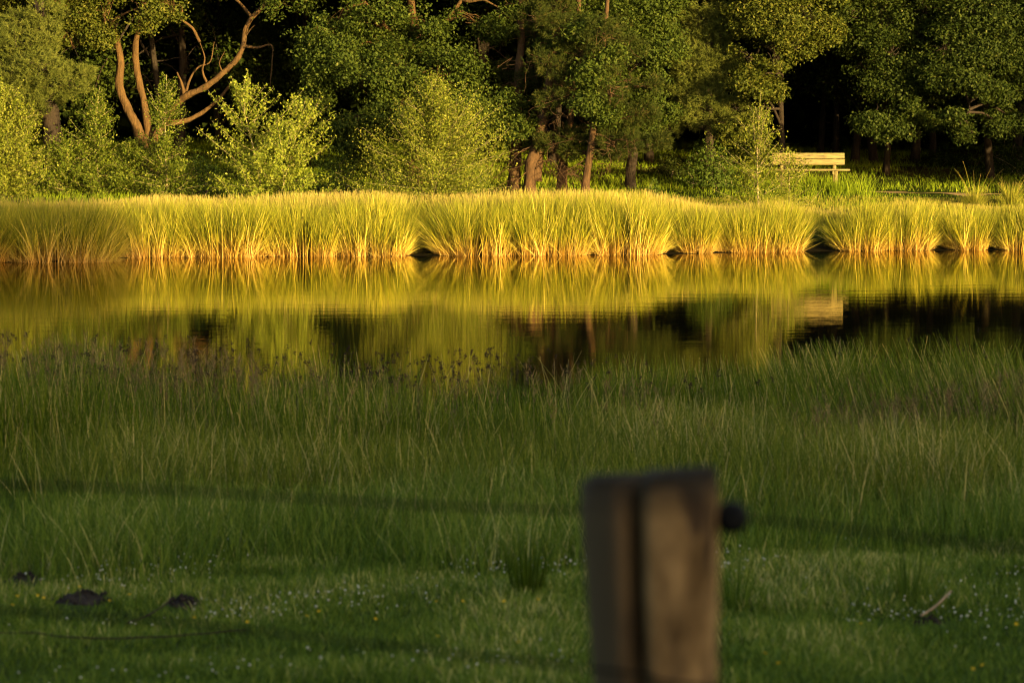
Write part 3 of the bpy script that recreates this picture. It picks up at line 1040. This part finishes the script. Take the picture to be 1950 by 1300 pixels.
# --- pines and oaks, left to right
pine('pine_tree', 'bushy yellow-green pine at the left edge with its orange trunk below', 98, 68.5,
     [([(104, 300), (98, 240, 0), (94, 180, 0), (88, 110), (80, 20), (76, -120), (72, -260)], .24, .09)],
     [(82, 22, 42, -1.0), (86, 62, 40, -1.1), (45, 80, 62, -1.2), (20, 150, 70, -1.4), (75, 135, 62, -1.6), (125, 155, 50, -1.4), (95, 190, 30, -1.5), (30, 215, 50, -1.2), (-40, 120, 70, -1), (160, 140, 22, -1.2), (55, 190, 45, -1.5), (35, 45, 40, -.9), (70, 80, 40, -1.2), (-30, 210, 60, -1)],
     bark='bark_dark', seed=3, nt=420, upper=(60, 2.2, 6.6, 10, 5, 1.0), group='pines on the far bank', twigs=8)
broadleaf('oak_tree', 'old oak with several curving bare trunks left of the black gap', 278, 70.5,
          [([(280, 300), (262, 245), (243, 205), (226, 165), (230, 120), (222, 85, .1), (211, 50, .2), (204, 0, .3), (196, -130, .5), (190, -260, .5)], .12, .075),
           ([(284, 275, .2), (278, 215, .3), (262, 150, .4), (256, 95, .4), (266, 40, .5), (276, -20, .5), (292, -180, .7)], .10, .065),
           ([(292, 268, .1), (318, 222, -.1), (350, 186, -.3), (390, 166, -.4), (420, 143, -.5), (447, 118, -.5), (462, 92, -.5), (466, 60, -.4), (479, 34, -.3), (500, 14, -.3), (540, -40, 0)], .088, .055),
           ([(465, 88, -.5), (490, 91, -.5), (517, 87, -.55), (518, 118, -.6), (514, 165, -.6)], .035, .014),
           ([(352, 185, -.3), (346, 160, -.3), (337, 138, -.3)], .05, .02),
           ([(395, 160, -.4), (386, 135, -.5), (390, 110, -.5), (380, 80, -.4)], .03, .012),
           ([(352, 185, -.3), (362, 150, -.2), (378, 128, -.2), (400, 118, -.2), (408, 80, -.1)], .035, .010),
           ([(425, 140, -.5), (418, 120, -.7), (428, 98, -.7)], .02, .006),
           ([(466, 72, -.4), (478, 55, -.6), (486, 48, -.7)], .02, .006),
           ([(228, 70, .2), (200, 66, -.4), (172, 78, -.8), (140, 92, -1)], .035, .008),
           ([(300, 235, .5), (360, 228, .8), (410, 195, 1.0), (440, 160, 1.2)], .08, .03)],
          [(150, 30, 45, -1), (205, 35, 55, -1.2), (265, 15, 55, -1), (325, 8, 42, -1), (130, 65, 28, -1), (190, 75, 24, -1.1), (110, 10, 45, -.5), (390, -40, 60, 0), (240, -70, 90, 0), (420, -90, 90, .5), (130, -80, 90, 0), (530, -70, 60, -.5)],
          mat='oak_olive', seed=4, upper=(280, 4, 7.2, 11, 8, 1.4), group='oaks on the far bank')
broadleaf('oak_tree', 'large spreading oak with dark green boughs above the middle saplings', 788, 69.5,
          [([(792, 330), (788, 250), (784, 130), (788, 60), (782, -40), (775, -250)], .19, .08), ([(786, 120), (740, 60, -.6), (690, 0, -.8)], .08, .04), ([(786, 110), (850, 40, -.5), (900, -30, -.5)], .08, .04)],
          [(610, 60, 48, -1), (640, 110, 62, -1.4), (600, 190, 34, -1.2), (700, 150, 72, -1.8), (690, 225, 48, -1.6), (770, 130, 66, -1.6), (760, 210, 58, -2), (840, 145, 70, -2), (880, 190, 62, -2.2), (930, 205, 55, -2.2), (975, 235, 42, -2.2), (1000, 255, 24, -2), (900, 40, 45, -1),
           (720, 40, 62, -1.2), (800, 55, 60, -1.2), (650, 30, 44, -.8), (960, 20, 48, -.8), (650, 250, 26, -1.5), (820, 230, 45, -2), (940, 60, 30, -.9), (680, 275, 40, -1.5), (865, 260, 36, -1.8), (610, 130, 38, -1.2), (540, 0, 45, 0), (580, -40, 60, 0), (760, -50, 90, 0), (920, -60, 80, 0), (1000, -50, 70, 0)],
          seed=5, upper=(800, 4.2, 7.2, 11.5, 10, 1.5), group='oaks on the far bank', nper=360)
pine('pine_tree', 'straight slim pine just left of the leaning pine pair', 978, 68.6,
     [([(978, 352), (980, 300), (984, 250), (988, 150), (992, 60), (992, -80), (990, -230)], .145, .07)],
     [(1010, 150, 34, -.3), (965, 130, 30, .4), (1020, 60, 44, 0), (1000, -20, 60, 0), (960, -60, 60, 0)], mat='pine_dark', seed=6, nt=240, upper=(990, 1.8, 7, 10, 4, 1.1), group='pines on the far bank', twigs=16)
pine('pine_tree', 'thick pine trunk leaning right, forking near the ground', 1008, 67.2,
     [([(1006, 372), (1012, 310), (1030, 240, .2), (1042, 180, .4), (1055, 90, .5), (1064, 0, .6), (1070, -200, .6)], .15, .07), ([(1020, 345, .2), (1027, 285, .3), (1036, 230, .4), (1050, 150, .8), (1078, 60, 1)], .12, .06)],
     [(1045, 120, 46, -.9), (1070, 60, 50, -.8), (1050, 190, 36, -.8), (1105, 110, 46, -.8), (1020, 30, 44, -.8), (1090, 180, 40, -.9), (1060, 200, 40, .3), (1090, 260, 36, -.2), (1080, 150, 44, .6), (1040, 270, 24, -.3), (1110, 60, 55, .4), (1060, 20, 50, .2), (1080, -60, 70, .2)], mat='pine_dark', seed=7, nt=230, upper=(1070, 1.8, 7, 10, 5, 1.1), group='pines on the far bank', twigs=26)
pine('pine_tree', 'short stout pine trunk between the leaning pair and the rough-barked one', 1070, 67.4,
     [([(1067, 370), (1071, 325), (1074, 295), (1082, 250, .3), (1090, 170, .6), (1100, 60, .8), (1104, -180, .8)], .12, .06)],
     [(1085, 290, 26, -.4), (1120, 290, 40, -.3), (1150, 240, 40, 0), (1130, 190, 40, .4), (1170, 150, 40, .4), (1160, 290, 32, -.4), (1150, 60, 55, .5)], mat='pine_dark', seed=8, nt=250, upper=(1110, 1.5, 7, 9.5, 3, 1.0), group='pines on the far bank', twigs=24)
pine('pine_tree', 'rough-barked pine standing right of the leaning pair with dead lower twigs', 1116, 66.6,
     [([(1113, 375), (1118, 330), (1127, 265), (1135, 205), (1146, 120, .3), (1156, 20, .4), (1162, -200, .4)], .095, .05)],
     [(1150, 120, 44, -.8), (1140, 60, 48, -.8), (1165, 180, 38, -.8), (1165, 275, 42, -.3), (1200, 270, 38, -.3), (1180, 225, 34, 0), (1220, 215, 42, .2), (1235, 165, 36, .4), (1255, 270, 30, -.2), (1190, 90, 44, .4)], mat='pine_dark', seed=9, nt=250, upper=(1170, 1.8, 7, 10, 4, 1.1), group='pines on the far bank', twigs=18)
broadleaf('oak_tree', 'smaller oak with leafy sprays hanging between the two pine groups', 1190, 69.5,
          [([(1200, 340), (1205, 250), (1195, 120), (1190, 0), (1185, -220)], .14, .07)],
          [(1160, 100, 42, -1), (1195, 75, 48, -1), (1150, 165, 28, -1.8), (1185, 180, 38, -2), (1225, 195, 34, -2), (1245, 150, 30, -1.6), (1130, 40, 50, -.6), (1210, 20, 52, -.8), (1255, 50, 34, -.8), (1080, 20, 48, -.4), (1100, -40, 60, 0), (1265, 215, 20, -2), (1135, 150, 36, -3.6), (1118, 195, 26, -3.6), (1150, 100, 34, -3.4), (1150, 215, 24, -3.5), (1120, 60, 36, -3.2), (1215, 120, 44, -1.4), (1105, 75, 44, -1.2), (1060, 30, 44, -1.2), (1250, 20, 44, -1), (1265, 100, 32, -1.2), (1110, 130, 34, -1.6), (1165, 225, 26, -2.2), (1220, 235, 26, -2.2), (1050, 100, 30, -1.6), (1180, 30, 44, -1), (1220, -60, 70, 0)],
          bark='bark_dark', gap=.42, seed=10, upper=(1180, 2.4, 7.2, 11, 6, 1.3), group='oaks on the far bank')
pine('pine_tree', 'full olive-green pine in tiers behind the spindly sapling left of the bench', 1352, 70.6,
     [([(1348, 330, .8), (1350, 250, .6), (1350, 150, .3), (1348, 50), (1346, -100), (1344, -250)], .12, .07)],
     [(1350, 90, 50, -1.2), (1345, 240, 34, -1.2), (1350, 125, 46, -1.2), (1340, 30, 48, -1), (1375, 65, 42, -1.1), (1300, 90, 44, -1), (1325, 125, 52, -1.4), (1300, 165, 38, -1.3), (1355, 160, 40, -1.4), (1390, 110, 36, -1.2), (1345, 205, 50, -1.6), (1395, 205, 40, -1.5), (1300, 215, 34, -1.3), (1370, 20, 40, -.9), (1310, 40, 36, -.8), (1280, 60, 26, -.7), (1275, 245, 26, -1), (1420, 170, 22, -1.2), (1345, -50, 70, -.5)],
     bark='bark_dark', seed=12, nt=430, upper=(1345, 2.0, 7, 10, 4, 1.1), group='pines on the far bank', twigs=16)
broadleaf('oak_tree', 'oak with olive boughs directly right of the tiered pine', 1470, 69.5,
          [([(1490, 335, 3), (1488, 240, 2.4), (1480, 120, 1), (1470, 0), (1465, -230)], .09, .06)],
          [(1482, 165, 28, -1), (1440, 40, 46, -1), (1490, 40, 52, -1.2), (1540, 30, 44, -1), (1470, 95, 44, -1.4), (1515, 85, 38, -1.3), (1425, 110, 32, -1.3), (1430, 160, 34, -1.6), (1490, 120, 26, -1.2), (1420, 5, 40, -.8), (1440, 215, 24, -1.5), (1400, 250, 26, -1.2), (1570, 60, 32, -.8), (1480, -50, 80, 0), (1560, -50, 70, 0)],
          mat='oak_olive', bark='bark_dark', seed=13, upper=(1480, 3, 7.2, 11, 7, 1.4), group='oaks on the far bank')
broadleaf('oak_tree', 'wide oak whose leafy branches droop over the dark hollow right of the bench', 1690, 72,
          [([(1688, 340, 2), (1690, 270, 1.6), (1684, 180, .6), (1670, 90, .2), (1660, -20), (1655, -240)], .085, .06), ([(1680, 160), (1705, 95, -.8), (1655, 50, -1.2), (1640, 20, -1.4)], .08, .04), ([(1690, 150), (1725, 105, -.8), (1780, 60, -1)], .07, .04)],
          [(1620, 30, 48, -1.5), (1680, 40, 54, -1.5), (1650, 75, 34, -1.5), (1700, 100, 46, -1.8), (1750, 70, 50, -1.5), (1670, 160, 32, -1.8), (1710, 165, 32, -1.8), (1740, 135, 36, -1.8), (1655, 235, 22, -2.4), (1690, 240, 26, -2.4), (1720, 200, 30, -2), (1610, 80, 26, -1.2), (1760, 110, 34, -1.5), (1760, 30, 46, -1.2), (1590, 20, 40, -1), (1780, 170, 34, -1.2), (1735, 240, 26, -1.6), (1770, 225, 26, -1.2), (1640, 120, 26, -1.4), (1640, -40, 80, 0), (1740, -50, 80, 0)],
          bark='bark_dark', gap=.47, leaf=.095, mat='oak_shade', seed=14, upper=(1690, 3.2, 7.4, 11.5, 8, 1.4), group='oaks on the far bank')
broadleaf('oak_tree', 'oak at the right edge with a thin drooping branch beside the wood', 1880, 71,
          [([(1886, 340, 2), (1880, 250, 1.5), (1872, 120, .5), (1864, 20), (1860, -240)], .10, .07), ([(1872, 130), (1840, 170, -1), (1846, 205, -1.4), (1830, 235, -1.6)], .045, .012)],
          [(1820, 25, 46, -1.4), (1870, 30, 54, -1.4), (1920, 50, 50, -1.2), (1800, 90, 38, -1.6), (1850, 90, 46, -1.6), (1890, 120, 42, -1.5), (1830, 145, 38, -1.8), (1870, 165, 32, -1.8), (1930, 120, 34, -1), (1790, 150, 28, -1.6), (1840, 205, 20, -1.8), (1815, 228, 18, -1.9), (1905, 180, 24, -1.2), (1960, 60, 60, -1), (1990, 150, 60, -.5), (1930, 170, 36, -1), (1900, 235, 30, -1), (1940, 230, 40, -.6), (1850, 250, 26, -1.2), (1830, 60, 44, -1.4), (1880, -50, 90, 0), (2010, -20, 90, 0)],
          bark='bark_dark', gap=.47, leaf=.095, mat='oak_shade', seed=15, upper=(1890, 3, 7.4, 11.5, 8, 1.4), group='oaks on the far bank')

# --- darker trunks further in
DARK = [
    (40, 74, .13, -6, 'dark leaning trunk in shade behind the left pine'),
    (298, 74, .12, 2, 'third trunk of the old oak, set back as a dark tree of its own'),  # oak trunk built apart in dark bark, standing in for shade
    (340, 75, .16, 4, 'thick dark trunk just right of the old multi-trunked oak'),
    (420, 79, .10, -3, 'thin dark trunk seen inside the black gap under the curved branch'),
    (575, 77, .12, 5, 'dark trunk at the right side of the black gap'),
    (917, 76, .26, 3, 'stout dark trunk behind the large spreading oak'),
    (1052, 76, .15, 14, 'dark trunk standing behind the leaning pine pair'),
    (1235, 77, .13, -4, 'dark trunk behind the smaller hanging oak'),
    (1560, 79, .09, 6, 'slim dark trunk above the bench back'),
    (1590, 78, .10, -4, 'dark trunk directly behind the right half of the bench'),
    (1625, 77, .12, 10, 'dark trunk first to the right of the bench'),
    (1664, 77.5, .13, -12, 'dark trunk leaning left in the hollow right of the bench'),
    (1740, 78, .13, 16, 'dark trunk leaning right under the drooping oak'),
    (1775, 79, .10, -8, 'thin dark trunk below the right half of the drooping oak'),
    (1935, 77, .14, 5, 'dark trunk at the far right behind the edge oak'),
]
for i, (u, D, r, ln, lab) in enumerate(DARK):
    rs = R(300 + i)
    x0 = (u - 975) / F_PX * D
    root = empty('dark_tree', (x0, D, float(gz(x0, D)) - .05), lab, 'tree', 'shaded trees inside the wood')
    tb = MB()
    g = float(gz(x0, D))
    ex = ln / F_PX * D * 3
    pts = np.array([(x0, D, g - .1), (x0 + ex * .25 + rs.normal(0, .08), D, g + 2), (x0 + ex * .6 + rs.normal(0, .1), D, g + 4.5), (x0 + ex, D, g + 9.5)])
    s = trunk_tube(tb, pts, r, r * .4, 300 + i, .12, 8)
    cm = MB()
    for k in range(12):
        c = np.array([x0 + ex * .6 + rs.uniform(-1.9, 1.9), D + rs.uniform(-1, 1.8), g + (rs.uniform(5.2, 10) if k < 6 else rs.uniform(1.9, 5.6))])
        limb(tb, s[int(len(s) * rs.uniform(.45, .9))], c, .05, .015, rs)
        cp = lobe_clumps(rs, c, 1.2 if k < 6 else .8, 70, 310 + i * 13 + k)
        q = np.repeat(cp, 22, 0) + rs.normal(0, .24, (len(cp) * 22, 3))
        leaves(cm, q, .13, rs)
    for k in range(5):
        a = s[int(len(s) * rs.uniform(.15, .55))]
        limb(tb, a, a + np.array([rs.normal(0, .9), rs.normal(0, .5), rs.uniform(-.2, .9)]), .025, .006, rs, wob=.2)
    tb.build('trunk', M['bark_dark'], root, smooth=True)
    cm.build('crown', M['oak'], root)

# --- saplings and shrubs in front of the wood
sapling('birch_sapling', 'dense bright yellow birch cut by the left edge of the photo', -4, 64.0, 172, 190, 21, mat='birch', nbr=190, per=150, shape=.62)
sapling('birch_sapling', 'pointed green birch left of the curved oak trunk', 192, 65.5, 166, 165, 22, mat='birch_green', nbr=90, per=120, shape=1.0)
sapling('birch_sapling', 'low rounded green birch between the left edge birch and the pointed one', 128, 65.3, 278, 140, 23, mat='birch_green', nbr=110, per=120, shape=.55)
sapling('birch_sapling', 'slim pointed green birch right of the curved oak trunk', 318, 65.2, 142, 132, 24, mat='birch_green', nbr=90, per=120, shape=.8)
sapling('birch_sapling', 'short green birch filling the gap below the curved oak trunk', 256, 65.6, 275, 110, 25, mat='birch_green', nbr=80, per=120, shape=.55)
sapling('willow_sapling', 'brightest pale leafy sapling with two feathery tops below the broken branch', 515, 64.6, 152, 430, 26, mat='willow', leaf=.080, nbr=58, per=92, rise=.86, shape=.95, stems=2, jit=.07, aspect=.5)
sapling('birch_sapling', 'widest pale birch with a light stem, in the middle of the bank', 822, 64.3, 150, 330, 27, mat='birch', nbr=200, per=140, shape=1.05, jit=.15, stem_r=.045, leaf=.052)
sapling('birch_sapling', 'thin see-through birch partly covering the bench', 1446, 65.6, 205, 150, 28, mat='birch', nbr=70, per=62, shape=.75, rise=.95, jit=.15, leaf=.055)
sapling('birch_sapling', 'little low birch sprig right in front of the bench', 1505, 66.2, 305, 110, 29, mat='birch', nbr=50, per=70, shape=.5, jit=.15, leaf=.05)


def shrub(label, u, v_top, w, D, seed, mat='bramble', leaf=.075, n=2600):
    rs = R(seed)
    x0 = (u - 975) / F_PX * D
    g = float(gz(x0, D))
    H = P(u, v_top, D)[2] - g
    root = empty('low_shrub', (x0, D, g), label, 'shrub', 'low shrubs under the trees')
    rx = w / 2 / F_PX * D
    d = unit(rs.normal(0, 1, (n, 3)))
    d[:, 2] = np.abs(d[:, 2])
    rr = rs.rand(n) ** .45 * (.65 + .6 * noise(d + seed, 2.2, seed))
    p = np.array([x0, D, g + .02]) + d * rr[:, None] * np.array([rx, rx * .7, H])
    cm, tb = MB(), MB()
    leaves(cm, p, leaf, rs, bias=d)
    for k in range(16):
        limb(tb, (x0 + rs.normal(0, rx * .3), D + rs.normal(0, .2), g - .03), p[rs.randint(n)], .010, .003, rs, wob=.2, sides=4)
    tb.build('stems', M['twig_dead'], root, smooth=True)
    cm.build('foliage', M[mat], root)


shrub('low dark green shrub under the black gap, left of the pale leafy sapling', 385, 292, 120, 66.5, 61)
shrub('low dark green shrub between the pale leafy sapling and the widest birch', 640, 285, 120, 66.8, 62)
shrub('bright green bramble left of the bench under the tiered pine', 1350, 248, 130, 69.8, 63, n=4200)
shrub('brownish low bramble left of the thin birch', 1280, 296, 100, 72.0, 64, mat='pine_dark')
shrub('dark shrub at the far right edge behind the grass tufts', 1915, 255, 130, 74, 65, mat='oak_dark', n=3500)
shrub('dark shrub in the hollow right of the bench', 1800, 285, 120, 76, 66, mat='oak_dark', n=2500)
shrub('small green shrub in front of the rough-barked pine group', 905, 318, 70, 66.8, 67)
shrub('small sprig shrub on the grass right of the pine trunks', 1245, 335, 46, 66.2, 68, n=500)

# grass tufts on the bank at right
for i, (u, top, w, lab) in enumerate([(1855, 305, 60, 'spiky grass tuft with tall thin stalks, left of the two at the right edge'),
                                      (1924, 318, 60, 'spiky grass tuft at the right edge, below the dark shrub'),
                                      (1590, 324, 40, 'small grass tuft growing at the foot of the bench')]):
    rs = R(70 + i)
    D = 67.5 if i < 2 else 69.6
    x0 = (u - 975) / F_PX * D
    g = float(gz(x0, D))
    mb = MB()
    N = 420
    a, r = rs.uniform(0, 6.28, N), rs.rand(N)
    H = P(u, top + 34 if i == 0 else top + 8, D)[2] - g
    blades(mb, np.stack([x0 + .16 * r * np.cos(a), D + .16 * r * np.sin(a), np.full(N, g - .02)], -1), H * .8 * rs.uniform(.5, 1.05, N), a, r * .8, rs.uniform(.1, .9, N), rs.uniform(.007, .012, N), rs.beta(2, 3, N), seg=4, rs=rs)
    if i < 2:
        N = 9
        a = rs.uniform(0, 6.28, N)
        blades(mb, np.stack([x0 + .1 * np.cos(a), D + .1 * np.sin(a), np.full(N, g)], -1), (P(u, top, D)[2] - g) * rs.uniform(.5, 1.05, N), a, rs.uniform(.05, .35, N), rs.uniform(.1, .8, N), np.full(N, .010), rs.uniform(.6, 1, N), seg=5, rs=rs)
    tag(mb.build('grass_tuft', M['lawn'] if i == 2 else M['straw'], origin=(x0, D, g)), lab, 'grass tuft', 'grass tufts on the far bank')

# ------------------------------------------------------------------ bench
D = 70.2
bx0, bx1 = P(1472, 300, D)[0], P(1610, 300, D)[0]
bxc, bl = (bx0 + bx1) / 2, bx1 - bx0
g = float(gz(bxc, D))
zt = P(0, 293, D)[2]
zs = P(0, 322, D)[2]
root = empty('park_bench', (bxc, D, g), 'weathered wooden bench on the far bank facing the water', 'bench')
bh = (zt - zs - .075) / 2
for k in range(2):
    mb = MB()
    mb.box((bxc, D + .20 + .025 * k, zs + .10 + bh * (k + .5) - .0), (bl, .045, bh - .012), rx=-.12)
    mb.build('backrest_board', M['bench'], root)
for k in range(3):
    mb = MB()
    mb.box((bxc + .05, D - .24 + k * .155, zs - .02), (bl + .08, .14, .045))
    mb.build('seat_board', M['bench'], root)
for sx in (-1, 1):
    mb = MB()
    px_ = bxc + sx * (bl / 2 - .26)
    mb.box((px_, D + .255, (g - .1 + zt - .06) / 2), (.085, .07, zt - .06 - g + .1), rx=-.06)
    mb.build('leg', M['bench'], root)
    mb = MB()
    mb.box((px_, D - .16, (g - .1 + zs - .045) / 2), (.085, .085, zs - .045 - g + .1))
    mb.build('leg', M['bench'], root)
    mb = MB()
    mb.box((px_ + .088 * sx * -1, D + .02, zs - .088), (.06, .50, .09))
    mb.build('seat_bearer', M['bench'], root)

# ------------------------------------------------------------------ fence post, insulator, cords
D = 2.83
pc = P(1240, 900, D)
pxx = float(pc[0])
ptop = float(P(1236, 903, D)[2])
g = float(gz(pxx, D))
root = empty('fence_post', (pxx, D, ptop - 1.2), 'round weathered wooden fence post with a deep split, near the camera', 'post')
mb = MB()
n, m_ = 96, 46
th = np.arange(n) / n * 2 * math.pi
V = []
for i in range(m_ + 1):
    f = i / m_
    z = ptop - 1.2 + (1.2) * f - .12 * (1 - f)
    dn = ptop - z
    r = .0765 * (1 - .13 * min(1.0, dn / .25))
    q = np.stack([np.cos(th) * 1.4, np.sin(th) * 1.4, np.full(n, z * 1.1)], -1)
    rr = r * (1 + .035 * (noise(q, 1.5, 5) - .5) + .012 * (noise(q * np.array([6, 6, 1.2]), 1, 6) - .5))
    # the split faces the camera, left of the middle: a V groove that wanders a little
    a0 = -math.pi / 2 - .36 + .05 * math.sin(z * 5) + .05 * (1 - f)
    da = (th - (a0 % (2 * math.pi)) + math.pi) % (2 * math.pi) - math.pi
    rr = rr * (1 - .74 * np.exp(-(da / .115) ** 2))
    tilt = .012 * f
    zz = np.full(n, z)
    if i == m_:
        rr = rr * (.93 + .05 * noise(q * 2, 1.5, 9))
    if i >= m_ - 1:
        zz = zz + np.cos(th) * .0065 - np.sin(th) * .004 + (.012 * (noise(q * 3, 1.6, 8) - .5)) - .008 * np.exp(-(da / .2) ** 2)
    V.append(np.stack([pxx + rr * np.cos(th) - .003 + .036 * min(dn, .5), D + rr * np.sin(th), zz], -1))
V = np.array(V)
top_c = V[-1].mean(0)
inner = top_c + (V[-1] - top_c) * .55 + np.array([0, 0, .001])
V = np.concatenate([V.reshape(-1, 3), inner, top_c[None] + np.array([0, 0, .0015])])
i_ = np.arange(m_ + 1)[:, None] * n
j_ = np.arange(n)[None]
k_ = (j_ + 1) % n
Q = np.stack([i_ + j_, i_ + k_, i_ + n + k_, i_ + n + j_], -1).reshape(-1, 4)
jj = np.arange(n)
Tt = np.stack([(m_ + 1) * n + jj, (m_ + 1) * n + (jj + 1) % n, np.full(n, (m_ + 2) * n)], -1)
mb.add(V, Q, Tt)
mb.build('post_shaft', M['post'], root, smooth=True)
ic = P(1394, 985, D - .01)
mb = MB()
mb.tube(spline([ic + (-.055, .0, .002), ic + (-.02, 0, 0), ic + (0, 0, 0)], 4), .005, 10)
prof = [(-.0135, .004), (-.013, .012), (-.008, .0175), (0, .0185), (.008, .0175), (.013, .012), (.0135, .004)]
mb.tube(np.array([ic + (-.0, a, 0) for a, _ in prof]), np.array([b for _, b in prof]), 20)
mb.build('insulator', M['plastic'], root, smooth=True)


def cord(pts, label, seed):
    mb = MB()
    s = spline(pts, 14)
    s[:, 2] += (noise(s, 4, seed) - .5) * .004
    mb.tube(s, .0020, 8)
    o = mb.build('fence_wire', M['cord'], smooth=True)
    return tag(o, label, 'fence wire', 'wires of the pasture fence')


a = P(-500, 905, 3.32)
cord([P(-1400, 880, 3.7), P(0, 922, 3.10), P(700, 956, 2.93), ic, P(1950, 1042, 2.66), P(3000, 1130, 2.35)], 'upper dark fence wire held by the black insulator on the post', 1)
lz = P(1236, 1292, D)
cord([P(-1400, 1085, 3.7), P(0, 1160, 3.10), P(600, 1216, 2.95), P(1120, 1272, 2.84 - .085), P(1236, 1286, 2.84 - .09), P(1400, 1312, 2.72), P(3000, 1480, 2.35)], 'lower dark fence wire crossing the grass at the bottom left', 2)

# ------------------------------------------------------------------ small things in the meadow
for i, (u, v, w, lab) in enumerate(MOLE):
    c = on_ground(u, v + 8)
    rs = R(400 + i)
    rx = w / 2 / F_PX * c[1]
    n, m_ = 26, 8
    V = []
    for k in range(m_ + 1):
        f = k / m_
        th = np.arange(n) / n * 2 * math.pi
        rad = rx * (1 - f ** 1.3)
        q = np.stack([np.cos(th) * 2, np.sin(th) * 2, np.full(n, f * 3 + i * 7)], -1)
        rr = rad * (1 + .5 * (noise(q, 1.6, i) - .5))
        z = .44 * rx * f * (1 + .8 * (noise(q, 2.5, i + 3) - .5)) - .01
        V.append(np.stack([c[0] + rr * np.cos(th), c[1] + rr * np.sin(th) * .8, c[2] + z * np.ones(n)], -1))
    mb = MB()
    i_ = np.arange(m_)[:, None] * n
    j_ = np.arange(n)[None]
    k_ = (j_ + 1) % n
    mb.add(np.array(V), np.stack([i_ + j_, i_ + k_, i_ + n + k_, i_ + n + j_], -1).reshape(-1, 4))
    cl_ = np.array(V).reshape(-1, 3)[rs.randint(0, n * m_, 70)]
    blobs(mb, cl_ + rs.normal(0, .006, (70, 3)) + np.array([0, 0, .008]), rs.uniform(.005, .014, 70), rs.rand(70))
    tag(mb.build('molehill', M['soil'], origin=c), lab, 'molehill', 'molehills in the meadow')

for pts, r, mt_, lab in [
        ([(1752, 1180, .03), (1782, 1170, .055), (1810, 1157, .09)], .007, 'twig_dead', 'short pale stick leaning on the molehill in the right turf'),
        ([(244, 1200, .05), (290, 1190, .07), (336, 1168, .10)], .004, 'bark_dark', 'short dark twig slanting up in the left turf'),
        ([(-40, 1216, .045), (60, 1222, .05), (180, 1232, .05), (300, 1228, .05), (390, 1226, .055), (472, 1218, .06)], .004, 'bark_dark', 'long thin fallen twig lying across the left turf')]:
    w = []
    for (u, v, dz) in pts:
        q = on_ground(u, v + 6)
        w.append(q + np.array([0, 0, dz]))
    mb = MB()
    s = spline(w, 6)
    s += (noise(s * 9, 1, 7)[:, None] - .5) * .01
    mb.tube(s, np.linspace(r, r * .7, len(s)), 7, 3, .2)
    tag(mb.build('fallen_stick', M[mt_], smooth=True), lab, 'stick')

for i, (u, v, top, w, lab) in enumerate([
        (1005, 1140, 1000, 110, 'dark green rush clump standing alone left of the fence post'),
        (1400, 1165, 1030, 90, 'green rush clump just right of the fence post'),
        (1730, 1150, 1010, 100, 'faint green rush clump behind the molehill with the stick'),
        (155, 1092, 985, 90, 'green rush clump behind the left molehills')]):
    c = on_ground(u, v)
    rs = R(500 + i)
    H = P(u, top, c[1])[2] - c[2]
    N = 150 if i == 0 else 70
    a, r = rs.uniform(0, 6.28, N), np.sqrt(rs.rand(N))
    rx = w / 2 / F_PX * c[1]
    mb = MB()
    blades(mb, np.stack([c[0] + rx * .45 * r * np.cos(a), c[1] + rx * .45 * r * np.sin(a), np.full(N, c[2] - .02)], -1), H * rs.uniform(.55, 1.05, N), a, r * .22, rs.uniform(0, .25, N), rs.uniform(.004, .006, N), rs.uniform(0, .55, N), seg=4, rs=rs)
    tag(mb.build('rush_clump', M['rush'] if i == 0 else M['meadow'], origin=c), lab, 'rush clump', 'rush clumps in the meadow')

# buttercups: one flower with petals and a stem, copied
def buttercup():
    root = empty('buttercup', (0, 0, 0), 'small yellow buttercup in the short meadow turf', 'flower', 'buttercups in the meadow')
    mb = MB()
    for k in range(5):
        a = k * 2 * math.pi / 5
        d = np.array([math.cos(a), math.sin(a), 0])
        s = np.array([-math.sin(a), math.cos(a), 0])
        z = np.array([0, 0, 1.0])
        h0 = .115
        p = [d * .001 + z * h0, d * .007 + s * .006 + z * (h0 + .004), d * .012 + z * (h0 + .008), d * .007 - s * .006 + z * (h0 + .004)]
        mb.add(p, [(0, 1, 2, 3)], rnd=.5)
    mb.build('petals', M['buttercup'], root)
    mb = MB()
    mb.tube([(0, 0, -.01), (.003, 0, .06), (0, 0, .116)], .0012, 5)
    mb.build('stem', M['meadow'], root)
    return root


bc = buttercup()
rs = R(77)
SP = [(24, 1136), (80, 1128), (82, 1136), (155, 1118), (184, 1140), (4, 1152), (377, 1178), (566, 1176), (616, 1164), (467, 1186), (862, 1142), (966, 1144), (1016, 1146), (828, 1224), (1014, 1230), (252, 1134), (830, 1150),
      (1650, 1196), (1830, 1288), (1898, 1275), (1448, 1262), (1480, 1280), (1930, 1180), (700, 1180)]
for i, (u, v) in enumerate(SP):
    q = on_ground(u, v + 40)
    if i == 0:
        r_, kids = bc, None
    else:
        r_ = bc.copy()
        COL.objects.link(r_)
        for ch in bc.children:
            c = ch.copy()
            COL.objects.link(c)
            c.parent = r_
    r_.location = q
    r_.scale = (.75, .75, .9)
    r_.rotation_euler = (rs.normal(0, .25) - .3, rs.normal(0, .2), rs.uniform(0, 6.28))

for o in bpy.data.objects:
    if '_loc' in o:
        del o['_loc']
